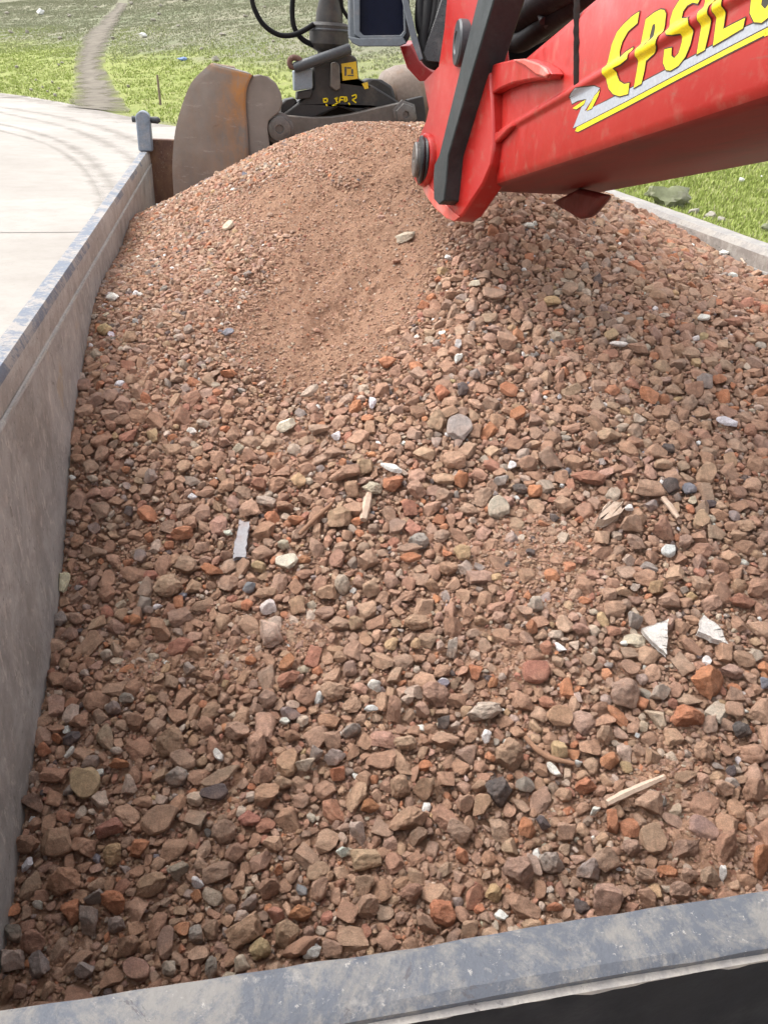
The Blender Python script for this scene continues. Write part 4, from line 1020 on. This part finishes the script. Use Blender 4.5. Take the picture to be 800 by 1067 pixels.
# the knuckle: flared cheek plate that turns a little towards the viewer
A0, B0 = bp(2.44, .50, .25), bp(2.86, .40, .25)
KD = (B0 - A0).normalized(); KN = KD.cross(Vector(BW)).normalized()
if KN.dot(Vector(BV)) > 0: KN = -KN                           # faces left / the camera
def on_k(px, py, lift=0.0):
    d = Vector(ray(px, py)); q = A0 + KN * lift; return d * (q.dot(KN) / d.dot(KN))
CHEEK = [(468, -40), (500, -40), (506, 40), (512, 100), (514, 150), (511, 172), (502, 193), (490, 211), (481, 225), (473, 230.5), (464, 227), (452, 216), (443, 203), (437, 189), (433, 172), (434, 154), (437, 140), (443, 126), (446, 112), (443, 98), (441, 85), (456, 70), (462, 30)]
cheek = prism("knuckle_cheek", [on_k(*p) for p in CHEEK], -KN * .07, M_RED, crane, .010)
# wear: dusty lower edge of the cheek
prism("cheek_rim", [on_k(x, y, .004) for x, y in ((437, 189), (443, 203), (452, 216), (464, 227), (473, 230.5), (478, 226), (468, 217), (458, 208), (448, 196), (441, 184))], -KN * .005, M_REDDUST, cheek, .002)
prism("knuckle_web", [on_side(x, y, .0) for x, y in ((505, 150), (522, 139), (540, 131), (520, 152), (506, 190))], -Vector(BV) * .02, M_RED, crane, .006)
# pivot pin: boss ring, sleeve and cap
pc = on_k(444.5, 167, .0); s = pc.dot(Vector(R @ np.array([0, 0, 1]))) / F
rp = 25 * s
lathe("boss_ring", pc - KN * .005, KN, [(0, rp * 1.02), (.016, rp * 1.02), (.024, rp * .96), (.024, rp * .8), (0, rp * .8)], M_RED, cheek, 40)
PA = -Vector(BV)
sl = lathe("pivot_pin", pc - PA * .02, PA, [(0, rp * .80), (.022, rp * .90), (.027, rp * .94), (.034, rp * .88), (.040, rp * .93), (.046, rp * .91), (.049, rp * .78)], M_GREASE, crane, 40)
lathe("pin_cap", pc + PA * .026, PA, [(0, rp * .68), (.014, rp * .68), (.018, rp * .62), (.0185, rp * .12), (.016, rp * .1)], M_PIN, sl, 40)
p2 = on_k(482, 45, .0); r2 = 19 * s
sl = lathe("upper_pin", p2 - PA * .02, PA, [(0, r2), (.034, r2), (.040, r2 * .93), (.042, r2 * .5), (.038, r2 * .45)], M_DARK, crane, 36)
# link bar
BAR = [(497, 0), (477, 80), (457, 162), (452, 172), (451, 188), (451.5, 207), (457, 213.5), (462, 209), (464, 190), (466.5, 162), (489, 84), (514, 0), (526, -42), (510, -52)]
prism("link_bar", [on_k(x, y, .050) for x, y in BAR], -KN * .075 + Vector(BV) * .012, M_BAR, crane, .004)
# shoulder fin and inner plates
def at(px, py, dist):
    d = Vector(ray(px, py)); return d * (dist / F)
FIN = [(416, 48), (428, 47), (437, 64), (446, 72), (456, 79), (456, 83), (437, 85), (424, 71)]
prism("red_fin", [at(x, y, 2.72) for x, y in FIN], at(440, 60, .16) + Vector((.02, 0, .02)), M_RED, crane, .004)
prism("inner_plate", [at(x, y, 2.80) for x, y in ((441, 82), (456, 80), (470, 40), (500, 30), (505, 130), (470, 150), (446, 112))], at(470, 100, .05), M_RED, crane, .004)
prism("shadow_plate", [at(x, y, 2.60) for x, y in ((470, 60), (478, 62), (480, 84), (470, 95), (467, 78))], at(470, 80, .03), M_DARK, crane, .003)  # dark slab standing in for the shadow between the red plates
# outer boom going up from the knuckle, above the picture
prism("outer_boom", [at(x, y, 2.95) for x, y in ((432, -260), (520, -260), (512, -10), (490, 20), (452, 40), (440, 20))], at(470, -100, .32), M_RED, crane, .02)
# ram between the booms, its hoses and the guard strap
tube("hydraulic_ram", [at(530, 30, 2.55), at(560, 8, 2.3), at(640, -50, 1.75), at(760, -150, 1.2)], .045, M_RUB, crane, 20, 4)
for a, b, c, e, r in ((516, 0, 523, 44, .030), (530, -4, 536, 36, .032), (545, -8, 552, 30, .034), (560, -12, 562, 24, .026), (576, -16, 574, 16, .024)):
    tube("hydraulic_hose", [at(a - 6, b - 30, 2.65), at(a, b, 2.62), at(c, e - 12, 2.55), at(c + 18, e, 2.45), at(c + 50, e - 22, 2.25), at(c + 120, e - 70, 1.85)], r, M_RUB, crane, 14)
tube("hydraulic_hose", [at(566, 22, 2.22), at(563, 10, 2.24), at(574, 3, 2.2), at(590, -2, 2.1), at(640, -30, 1.8)], .012, M_BAR, crane, 10)
tube("hydraulic_hose", [at(570, 26, 2.24), at(586, 12, 2.14), at(604, -4, 2.05), at(660, -40, 1.75)], .012, M_BAR, crane, 10)
prism("hose_tray", [at(x, y, 2.60) for x, y in ((500, 112), (514, 96), (596, 24), (600, -20), (510, -20), (500, 60))], at(540, 40, .10), M_RUB, crane, .004)
for pts, r in (([(447, -20), (444, 20), (441, 45), (446, 62), (458, 66), (464, 56), (468, 20), (472, -20)], .020), ([(440, -20), (437, 15), (439, 32), (446, 36), (452, 15), (456, -20)], .016), ([(462, -20), (457, 15), (452, 45), (456, 60), (462, 58)], .018)):
    tube("hydraulic_hose", [at(x, y, 2.50) for x, y in pts], r, M_RUB, crane, 14)
prism("hose_clamp", [at(x, y, 2.47) for x, y in ((440, 56), (452, 22), (462, -10), (472, -10), (468, 40), (462, 66), (444, 64))], at(455, 30, .06), M_GREASE, crane, .004)
prism("guard_strap", [at(x, y, 2.44) for x, y in ((416, -12), (422, -12), (434, 36), (441, 62), (437, 64), (429, 44), (422, 16))], at(430, 20, .03), M_LAMP, crane, .003)
# work lamp
def lp(x, y, e=0.0): return at(x, y, 2.5 + e)
OUT = [(362, -40), (425, -40), (428, 36), (424, 45), (416, 48.5), (374, 48.5), (367, 45), (362.5, 38)]
INN = [(375, -34), (419, -34), (420.5, 32), (417, 36.5), (379, 37), (375, 33)]
lamp = link("work_lamp", from_bm("work_lamp", prism_bm([lp(*p) for p in OUT], at(394, 0, .20))), M_LAMP, crane, 35, .008)
bm = bmesh.new(); fr = []
ZO = [(367, -36), (422, -36), (423.5, 35), (420, 40), (376, 41), (369, 36)]
fr = [[bm.verts.new(lp(x, y, -.001)) for x, y in ZO], [bm.verts.new(lp(x, y, -.030)) for x, y in ZO], [bm.verts.new(lp(x, y, -.030)) for x, y in INN], [bm.verts.new(lp(x, y, -.001)) for x, y in INN]]
for a, b in zip(fr, fr[1:] + fr[:1]):
    for k in range(6): bm.faces.new((a[k], a[(k + 1) % 6], b[(k + 1) % 6], b[k]))
link("lamp_bezel", from_bm("lamp_bezel", bm), M_LAMP, lamp, 30, .004)
prism("lamp_lens", [lp(x, y, -.006) for x, y in INN], at(394, 0, .004), M_GLASS, lamp, 0)
prism("lamp_hood", [lp(x, y, -.04) for x, y in ((362, 38), (367, 45), (374, 48.5), (416, 48.5), (424, 45), (420, 39), (374, 40))], at(394, 20, .04), M_LAMP, lamp, .003)
# crane column, out of the picture on the right
lathe("crane_column", bp(U_END + .15, V0 + .18, 0) + Vector((0, 0, -2.4)), (0, 0, 1), [(0, .22), (2.1, .20), (2.3, .16), (2.6, .14)], M_RED, crane, 28)

# ------------------------------------------------------------------ grapple
GYD = 4.62
def gp(px, py, Y=GYD): d = ray(px, py); return Vector(d * (Y / d[1]))
def gpoly(name, pix, th, mat, parent, Y=GYD, bevel=.008):
    return prism(name, [gp(x, y, Y) for x, y in pix], Vector((0, th, 0)), mat, parent, bevel)
grap = empty("clamshell_grapple", gp(345, 135), "dark grey clamshell grapple with rust-stained shell resting behind the heap crest", "grapple")
# left shell: kidney side plate and the curved wrapper swept back from it
ls = gpoly("shell_side_plate", [(262, 79), (270, 77.5), (280, 80), (288, 87), (293, 97), (294.5, 107), (292, 116), (286, 121), (280, 126), (279, 134), (281, 150), (283, 190), (284, 240), (258, 240), (258, 190), (258, 140), (256, 108), (257, 91)], .03, M_SHELL, grap, 4.50, .006)
FO = [(263, 78), (257.5, 91), (256, 108), (257.5, 130), (259, 155), (261, 200), (262, 260)]
LE = [(222, 67.5), (203, 86), (193, 108), (185.5, 135), (182.5, 165), (183, 195), (188, 260)]
MI = [((a[0] + b[0]) / 2, (a[1] + b[1]) / 2) for a, b in zip(FO, LE)]
bm = bmesh.new(); G = []; nu, nv = 18, 40
def crv(c, n): return smooth_path([Vector((x, y, 0)) for x, y in c], 8)
c0, c1, c2 = crv(FO, 0), crv(MI, 0), crv(LE, 0); nv = len(c0)
rust = []
for j in range(nv):
    row = []
    for i in range(nu + 7):
        t = min(i / nu, 1.0)
        q = c0[j] * (1 - t) * (1 - 2 * t) + c1[j] * 4 * t * (1 - t) + c2[j] * t * (2 * t - 1)
        Y = 4.50 + .012 * t - .004 * math.sin(t * math.pi) + .004 * mnoise.noise(Vector((t * 3, j * .08, 2)))
        p = gp(q.x, q.y, Y)
        if i > nu:                       # wraps round out of sight
            a = (i - nu) / 7; p = p + Vector((.10 * a + .05 * a * a, .55 * a, -.02 * a))
        row.append(bm.verts.new(p)); rust.append(max(0, 1 - abs(t - .06) / .50) * max(0, 1 - j / (nv * .85)) ** .5 + .12 + .35 * (j < 3))
    G.append(row)
for a, b in zip(G, G[1:]):
    for i in range(len(a) - 1): bm.faces.new((a[i], a[i + 1], b[i + 1], b[i]))
me = from_bm("shell_wrapper", bm); a_ = me.attributes.new('Rust', 'FLOAT', 'POINT'); a_.data.foreach_set('value', np.array(rust, np.float32))
me.materials.append(M_SHELL)
o = link("shell_wrapper", me, None, grap, 22)
sm_ = o.modifiers.new('plate', 'SOLIDIFY'); sm_.thickness = .014; sm_.offset = 1
tube("shell_edge", [gp(x, y, 4.495) for x, y in FO], .007, M_CROSS, grap, 8, 6)
gpoly("shell_top_edge", [(222, 66.5), (236, 70), (262, 77), (262, 80.5), (240, 74.5), (222, 70)], .5, M_SHELL, grap, 4.56, .004)
# right shell, mostly hidden
lathe("far_shell", gp(398, 104, 4.9) + Vector((0, 0, 0)), (1, .25, .12), [(0, .10), (.03, .145), (.10, .165), (.36, .175), (.37, .14)], M_LAMPB, grap, 30)
gpoly("far_shell_arm", [(372, 92), (384, 82), (398, 83), (409, 90), (413, 104), (410, 112), (380, 110)], .16, M_BODY, grap, 4.66, .015)
# central body
body = gpoly("body", [(327, 92), (326, 66), (331, 60), (345, 56.5), (368, 57.5), (372, 61), (374, 82), (388, 89), (408, 101), (424, 112), (424, 124), (386, 112), (372, 118), (353, 111), (338, 119), (322, 126), (290, 128), (292, 121), (312, 106), (320, 99)], .24, M_BODY, grap, GYD, .010)
gpoly("body_top_block", [(355, 58), (357, 48.5), (364, 48), (367, 58)], .12, M_BODY, body, GYD + .04, .006)
gpoly("hydraulic_block", [(307, 95), (306, 74), (325, 71), (326, 92)], .10, M_BOX, grap, GYD - .03, .005)
gpoly("lower_bracket", [(309, 104), (310, 96), (326, 93), (324, 102)], .10, M_BODY, grap, GYD - .02, .005)
gpoly("hinge_ear", [(293, 122), (293, 108), (297, 104), (307, 102), (310, 106), (303, 118), (299, 124)], .12, M_BODY, grap, GYD + .02, .008)
gpoly("warning_sticker", [(355.5, 66.5), (371, 64), (373, 82), (357, 84)], .004, M_STICK, body, GYD - .005, 0)
gpoly("warning_sticker", [(377, 87), (383, 85.5), (384, 92), (380, 93)], .004, M_STICK, body, GYD - .005, 0)
bm = bmesh.new()                                             # pictogram bars on the sticker
for x0, y0, x1, y1 in ((359, 69.5, 361, 79), (361.5, 70, 366, 71.5), (366, 72, 368, 77), (362, 78, 368.5, 79.2)):
    box = [gp(x, y, GYD - .007) for x, y in ((x0, y0), (x1, y0), (x1, y1), (x0, y1))]; prism_bm(box, Vector((0, .003, 0)), bm)
link("pictogram", from_bm("pictogram", bm), M_DARK, body, None)
gpoly("body_rib", [(344, 90), (345, 66), (350, 64), (354, 68), (355, 92), (350, 95)], .03, M_CROSS, body, GYD - .028, .006)
# hand-painted yellow figures, worn
def strokes(name, segs, wpx, mat, parent, Y):
    bm = bmesh.new()
    for x0, y0, x1, y1 in segs:
        L_ = math.hypot(x1 - x0, y1 - y0); nx_, ny_ = -(y1 - y0) / L_ * wpx / 2, (x1 - x0) / L_ * wpx / 2
        prism_bm([gp(x, y, Y) for x, y in ((x0 + nx_, y0 + ny_), (x1 + nx_, y1 + ny_), (x1 - nx_, y1 - ny_), (x0 - nx_, y0 - ny_))], Vector((0, .0025, 0)), bm)
    return link(name, from_bm(name, bm), mat, parent, None)
strokes("painted_figures", [(336.5, 103, 341, 102.5), (341, 102.5, 341, 106), (341, 106, 337, 106.5), (337, 103, 337.5, 106), (339.5, 108.5, 341, 110.5),
    (348.5, 103, 352, 101.5), (352, 101.5, 350, 104.5), (350, 104.5, 352, 107), (352, 107, 348.5, 109), (346, 110, 350, 109),
    (354.5, 101, 353.5, 107), (354.5, 101, 358.5, 101), (354.5, 104, 357.5, 104), (358.5, 101.5, 361, 101), (361, 101, 361.5, 105), (361.5, 105, 359, 106), (359, 102, 359, 106), (363, 107, 364.5, 109),
    (366.5, 100, 371, 98.5), (371, 98.5, 371, 102), (371, 102, 367, 104), (367, 104, 371, 107)], 1.3, M_YEL, body, GYD - .006)
gpoly('back_plate', [(325, 126), (338, 117), (353, 109), (373, 114), (395, 110), (400, 120), (330, 128)], .04, M_BODY, grap, GYD + .20, .004)
# crossbar with its two bolts
bar = gpoly("crossbar", [(282, 131), (288, 121), (300, 120.5), (326, 122.5), (345, 122), (365, 119), (390, 113), (416, 107.5), (424, 107), (431, 112), (431, 124), (425, 130), (412, 132), (390, 140), (330, 150), (302, 150), (288, 148), (281, 140)], .07, M_CROSS, grap, GYD - .075, .010)
for x, y, r in ((291, 134, .062), (421.5, 119, .056)):
    c = gp(x, y, GYD - .076)
    b = lathe("pivot_bolt", c, (0, -1, 0), [(-.02, r * 1.25), (.006, r * 1.25), (.010, r), (.030, r * .94), (.034, r * .62), (.034, r * .35), (.02, r * .3)], M_PIN, bar, 6 if x > 400 else 26, 30)
gpoly("pivot_shadow_plate", [(279, 122), (286, 119), (300, 121), (301, 148), (290, 160), (282, 160), (279, 140)], .05, M_BODY, grap, GYD - .02, .006)
gpoly("far_pivot_plate", [(424, 104), (441, 100), (444, 120), (442, 131), (430, 131)], .06, M_BODY, grap, GYD + .02, .006)
# rotator
rc = gp(343, 38, GYD + .12)
def zat(py): return gp(343, py, GYD + .12).z
rot = lathe("rotator", Vector((rc.x, rc.y, zat(62))), (0, 0, 1), [(0, .055), (zat(54) - zat(62), .062), (zat(52) - zat(62), .085), (zat(46) - zat(62), .104), (zat(27) - zat(62), .104), (zat(24) - zat(62), .092), (zat(23) - zat(62), .06)], M_BODY, grap, 36)
lathe("swivel_neck", Vector((rc.x, rc.y, zat(24))), (0, 0, 1), [(0, .072), (.04, .070), (.10, .055), (.2, .06), (.9, .06)], M_BODY, rot, 24)
lathe("rotator_collar", Vector((rc.x, rc.y, zat(33))), (0, 0, 1), [(0, .106), (.006, .108), (.012, .106)], M_DARK, rot, 36)
def gh(pix, r, Y=GYD - .02): return tube("grapple_hose", [gp(x, y, Y) for x, y in pix], r, M_RUB, grap, 10)
gh([(262, -24), (262, -6), (265.5, 10), (275, 26), (290, 36), (305, 36.5), (318, 31), (327, 25)], .0125, GYD + .06)
gh([(312, -24), (306, -6), (304.5, 12), (306.5, 28), (314, 40), (326, 47), (332, 49)], .0135, GYD + .10)
gh([(357, -10), (356, 6), (361, 16), (364, 20)], .010, GYD + .1)
lathe("hose_fitting", gp(306, 71, GYD - .05), (gp(352, 55, GYD - .05) - gp(306, 71, GYD - .05)), [(0, .02), (.01, .026), (.30, .026), (.31, .02)], M_DARK, grap, 14)
tube("hose_fitting", [gp(x, y, GYD - .05) for x, y in ((309, 70), (303, 69), (302, 63), (306, 60), (312, 62), (314, 67))], .014, M_TAIL, grap, 8)

# ------------------------------------------------------------------ ground, road, hill
def gxy(px, py): d = ray(px, py); p = d * (GZ / d[2]); return p
ea, eb = gxy(0, 97), gxy(180, 131)
en = np.array([-(eb - ea)[1], (eb - ea)[0]]); en /= np.linalg.norm(en)
if en[1] < 0: en = -en
def terr(x, y):
    d = (np.asarray(x, float) - ea[0]) * en[0] + (np.asarray(y, float) - ea[1]) * en[1]
    t = np.maximum(d - 1.0, 0)
    return GZ + .205 * t * t / (t + 9) + .25 * np.sin(np.asarray(x) * .11 + 1) * sst(0, 30, t) + .12 * np.sin(np.asarray(x) * .31 + np.asarray(y) * .2) * sst(0, 20, t)
def sheet(name, x0, x1, nx, y0, y1, ny, zf, mat, kind, keep=None):
    X, Y = np.meshgrid(np.linspace(x0, x1, nx), np.linspace(y0, y1, ny), indexing='ij')
    V = np.stack([X, Y, zf(X, Y)], -1).reshape(-1, 3); idx = np.arange(nx * ny).reshape(nx, ny)
    Fc = np.stack([idx[:-1, :-1], idx[1:, :-1], idx[1:, 1:], idx[:-1, 1:]], -1).reshape(-1, 4)
    return tag(link(name, mesh_np(name, V, Fc), mat, angle=None), kind=kind)
sheet("ground", -240, 320, 281, -60, 420, 241, lambda x, y: terr(x, y) - .03, M_GRASS, "structure")
def strip(name, left, rgt, zoff, mat, n=60, kind="structure", jit=0.0):
    a, b = smooth_path([Vector((p[0], p[1], 0)) for p in left], 10), smooth_path([Vector((p[0], p[1], 0)) for p in rgt], 10)
    bm = bmesh.new(); rows = []
    for p, q in zip(a, b):
        row = []
        for k in range(13):
            t_ = k / 12 + jit * (abs(k - 6) / 6) * (.9 * mnoise.noise(Vector((len(rows) * .31, k * .4, 3))) + .5 * mnoise.noise(Vector((len(rows) * 1.3, k * .9, 8))))
            x, y = p.x + (q.x - p.x) * t_, p.y + (q.y - p.y) * t_; row.append(bm.verts.new((x, y, float(terr(x, y)) + zoff)))
        rows.append(row)
    edge_ = [1 - abs(k - 6) / 6 for _ in rows for k in range(13)]
    for r1, r2 in zip(rows, rows[1:]):
        for k in range(12): bm.faces.new((r1[k], r1[k + 1], r2[k + 1], r2[k]))
    me = from_bm(name, bm); a_ = me.attributes.new('Edge', 'FLOAT', 'POINT'); a_.data.foreach_set('value', np.array(edge_, np.float32))
    return tag(link(name, me, mat, None, None), kind=kind)
edge = [gxy(*p) for p in ((0, 97), (30, 101), (60, 106), (90, 112), (120, 119), (150, 125), (180, 131.5))]
e0, e1 = edge[0], edge[-1]; dl = (e0 - edge[1]) / np.linalg.norm(e0 - edge[1])
far = [e0 + dl * 90] + [e0 + dl * 35] + edge + [np.array([9.5, 30, 0]), np.array([8.5, 15, 0]), np.array([7.6, 0, 0]), np.array([7, -20, 0])]
near = [np.array([-120, 20, 0]), np.array([-70, 2, 0]), np.array([-45, -6, 0]), np.array([-36, -10, 0]), np.array([-30, -12, 0]), np.array([-26, -14, 0]), np.array([-22, -15, 0]), np.array([-18, -16, 0]), np.array([-14, -17, 0]), np.array([-10, -18, 0]), np.array([-6, -19, 0]), np.array([-3, -20, 0]), np.array([0, -22, 0])]
strip("road", near, far, .02, M_ROAD)
def arc(name, pix, wid, mat, z):
    c = [gxy(*p) for p in pix]; L_, Rr = [], []
    for i, p in enumerate(c):
        t = c[min(i + 1, len(c) - 1)] - c[max(i - 1, 0)]; t = t[:2] / np.linalg.norm(t[:2]); nrm = np.array([-t[1], t[0], 0])
        L_.append(p + nrm * wid / 2); Rr.append(p - nrm * wid / 2)
    return strip(name, L_, Rr, z, mat)
arc("road_joint", [(-160, 243), (-40, 243.6), (40, 243.5), (84, 243), (130, 242)], .045, M_JOINT, .026)
arc("tyre_track", [(-60, 103), (0, 112), (60, 122), (110, 135), (150, 153), (185, 180)], 1.3, M_TRACKM, .028)
arc("tyre_track", [(-60, 122), (0, 130), (50, 143), (85, 160), (108, 182), (122, 205), (132, 240)], .75, M_TRACKM, .028)
arc("tyre_track", [(-40, 131), (0, 137), (46, 150), (80, 170), (100, 195), (110, 222), (118, 260)], .5, M_TRACKM, .028)
arc("road_verge", [(-60, 91), (0, 99), (60, 108.5), (120, 121), (180, 133)], 4.5, M_TRACKM, .032)
arc("tyre_track", [(-60, 108), (0, 118), (56, 130), (100, 145), (135, 165), (160, 195)], 1.0, M_TRACKM, .036)

def terr_hit(px, py):
    d = ray(px, py); d = d / np.linalg.norm(d); T = np.linspace(8, 400, 6000); P = d[None] * T[:, None]
    s = P[:, 2] - terr(P[:, 0], P[:, 1]); k = int(np.argmax(s < 0)); return P[k]
Lt = [terr_hit(*p) for p in ((70, 112), (76, 96), (77, 80), (78, 62), (84, 45), (98, 28), (112, 14), (122, 3))]
Rt = [terr_hit(*p) for p in ((136, 119), (128, 104), (118, 88), (110, 70), (112, 52), (118, 34), (126, 18), (134, 4))]
strip("dirt_track", Lt, Rt, .07, M_DIRT, jit=.12)

# grass tufts: stuff
def tufts(name, pts, hgt, wid, blades, gg, label):
    N = len(pts); bl = blades; n = N * bl
    base = np.repeat(pts, bl, 0) + np.c_[gg.normal(0, wid * 2.2, (n, 2)), np.zeros(n)]
    h = hgt * gg.uniform(.45, 1.25, n); az = gg.uniform(0, 6.28, n); lean = gg.uniform(.1, .75, n) * h
    dx = np.c_[np.cos(az), np.sin(az), np.zeros(n)]; sd_ = np.c_[-np.sin(az), np.cos(az), np.zeros(n)]
    wv = (wid * gg.uniform(.5, 1.2, n))[:, None]
    v0 = base - sd_ * wv - np.c_[np.zeros((n, 2)), np.full(n, .03)]; v1 = base + sd_ * wv - np.c_[np.zeros((n, 2)), np.full(n, .03)]
    mid = base + dx * (lean * .35)[:, None] + np.c_[np.zeros((n, 2)), h * .62]
    v2, v3 = mid + sd_ * wv * .8, mid - sd_ * wv * .8; v4 = base + dx * lean[:, None] + np.c_[np.zeros((n, 2)), h]
    V = np.stack([v0, v1, v2, v3, v4], 1).reshape(-1, 3); b = np.arange(n)[:, None] * 5
    Fc = np.concatenate([b + [0, 1, 2], b + [0, 2, 3], b + [3, 2, 4]])
    pal = np.array([(.28, .34, .085), (.31, .365, .10), (.35, .38, .13), (.24, .29, .075), (.41, .38, .22)])
    dry = np.array([(.235, .25, .15), (.28, .27, .19), (.20, .215, .125), (.33, .305, .225), (.245, .265, .14)])
    ch = gg.choice(5, n, p=[.32, .3, .16, .14, .08]); q_ = sst(-.6, 1.6, base[:, 2] + gg.normal(0, .9, n) + 1.3 * np.sin(base[:, 0] * .17) * np.sin(base[:, 1] * .11 + 1))[:, None]
    c = (pal[ch] * (1 - q_) + dry[ch] * q_) * gg.uniform(.8, 1.2, (n, 1)); c = np.repeat(np.c_[c, np.ones(n)], 5, 0)
    o = link(name, mesh_np(name, V, Fc, c), M_BLADE, angle=None)
    return tag(o, label, "grass", kind="stuff")
gg = np.random.default_rng(3)
def scatter(n, xr, yr, cond, dens):
    x, y = gg.uniform(*xr, n), gg.uniform(*yr, n); z = terr(x, y); u, v, dp = proj(np.stack([x, y, z], -1))
    nz = np.array([mnoise.noise(Vector((a * .35, b * .35, 3))) + .5 * mnoise.noise(Vector((a * 1.1, b * 1.1, 7))) for a, b in zip(x, y)])
    k = cond(u, v, dp, x, y) & (nz > dens)
    return np.stack([x, y, z - .02], -1)[k]
edge_d = lambda x, y: (x - ea[0]) * en[0] + (y - ea[1]) * en[1]
rg = scatter(64000, (8.3, 34), (6, 40), lambda u, v, d, x, y: (d > 0) & (u > 560) & (u < 900) & (v < 330) & (v > 90), -.75)
tufts("meadow_grass", rg, .13, .013, 6, gg, "bright green grass growing beyond the right wall of the tipper")
hg = scatter(420000, (-120, 70), (34, 260), lambda u, v, d, x, y: (edge_d(x, y) > .5) & (u > -60) & (u < 480) & (v > -20) & (np.abs(u - np.interp(v, [3, 28, 62, 80, 96, 119], [128, 107, 95, 97, 101, 105])) > np.interp(v, [3, 28, 62, 80, 96, 119], [6, 9, 17, 20, 25, 32]) * (.8 + .5 * gg.random(len(u)))), -.30)
tufts("hillside_grass", hg, .13, .026, 4, gg, "yellow-green grass on the lower hillside beyond the road")
# loose pieces on the hill and the meadow
def lump(name, px, py, wpx, hpx, mat, lab, cat, group=None, seed=1, sink=.3, rough=.06):
    g = np.random.default_rng(seed); P = terr_hit(px, py); s = float((P @ R)[2]) / F
    v = rock(3, g, 10, rough, .55, .9) * np.array([wpx * s / 2, wpx * s / 2 * g.uniform(.6, 1), hpx * s / 2])
    me = mesh_np(name, v, ICO[3][1]); o = link(name, me, mat, None, 40); o.location = (P[0], P[1], P[2] + hpx * s / 2 * (1 - sink)); o.rotation_euler[2] = g.uniform(-.5, .5)
    return tag(o, lab, cat, group)
lump("boulder", 696, 216, 46, 26, M_MOSS, "mossy grey boulder in the grass just behind the right wall", "boulder", None, 5, .35, .12)
lump("boulder", 680, 206, 20, 12, M_MOSS, "low mossy stone left of the bigger boulder behind the right wall", "boulder", None, 6, .1, .09)
for k, (x, y, a, b, lab) in enumerate(((722, 224, 13, 8, "pale rock in the grass right of the mossy boulder"), (738, 228, 15, 9, "wider pale rock farther right of the mossy boulder"), (750, 231, 9, 6, "small pale rock at the end of the row beside the boulder"), (713, 213, 8, 5, "small pale rock behind the mossy boulder"), (797, 240, 12, 8, "dark rock at the right edge behind the wall"))):
    lump("field_rock", x, y, a, b, M_PALEROCK if k < 4 else M_MOSS, lab, "rock", "rocks beside the right wall", 20 + k)
lump("litter_scrap", 771, 191, 6, 7, M_WHITE, "white litter scrap in the bright grass at right", "litter", "litter in the grass", 40)
lump("litter_scrap", 793, 185, 4, 2.5, M_WHITE, "small flat white litter scrap near the right edge of the grass", "litter", "litter in the grass", 41)
lump("litter_scrap", 190, 63, 11, 4, M_BLUE, "blue litter scrap on the hillside left of the grapple", "litter", "litter in the grass", 42)
HILL = [(43, 15, 8, 6), (137, 5, 5, 3.5), (193, 1, 7, 3), (150, 39, 8, 5), (12, 35, 5, 4), (29, 35, 4, 4), (160, 22, 6, 3), (166, 16, 4, 3), (232, 37, 7, 3), (63, 41, 5, 3), (73, 18, 4, 3), (72, 17, 3, 3), (62, 69, 3, 3), (18, 71, 4, 3), (33, 95, 4, 3), (58, 101, 4, 4), (65, 66, 4, 2), (8, 15, 5, 3), (134, 91, 4, 3), (168, 7, 4, 3), (118, 41, 4, 3), (256, 18, 5, 3), (45, 92, 3, 2.5), (210, 52, 4, 3), (186, 28, 4, 2.5), (285, 44, 4, 2.5), (225, 64, 9, 6), (55, 87, 3, 3), (50, 96, 3, 2), (38, 84, 2.5, 2), (62, 93, 3, 2), (276, 8, 4, 2), (100, 8, 4, 2)]
for k, (x, y, a, b) in enumerate(HILL):
    if k in (0, 3, 26):
        lb = {0: "largest white lump on the upper left hillside", 3: "white pointed lump on the hillside right of the dirt track", 26: "pale lump on the hillside right behind the grapple shell top"}[k]
    else: lb = "small pale stone scattered on the far grassy hillside"
    lump("hillside_stone", x, y, a, b, M_WHITE if k in (0, 3) else M_PALEROCK, lb, "stone", "pale stones scattered on the far hillside", 60 + k, .2)
P = terr_hit(167.5, 109); s = float((P @ R)[2]) / F
bm = bmesh.new(); bmesh.ops.create_cone(bm, cap_ends=True, segments=8, radius1=1.3 * s, radius2=1.1 * s, depth=27 * s + .4, matrix=Matrix.Translation((0, 0, 13.5 * s - .2)))
o = link("fence_post", from_bm("fence_post", bm), M_POSTW, None, 40); o.location = tuple(P); o.rotation_euler = (.03, -.03, 0)
tag(o, "single thin wooden post in the grass beyond the road", "post")
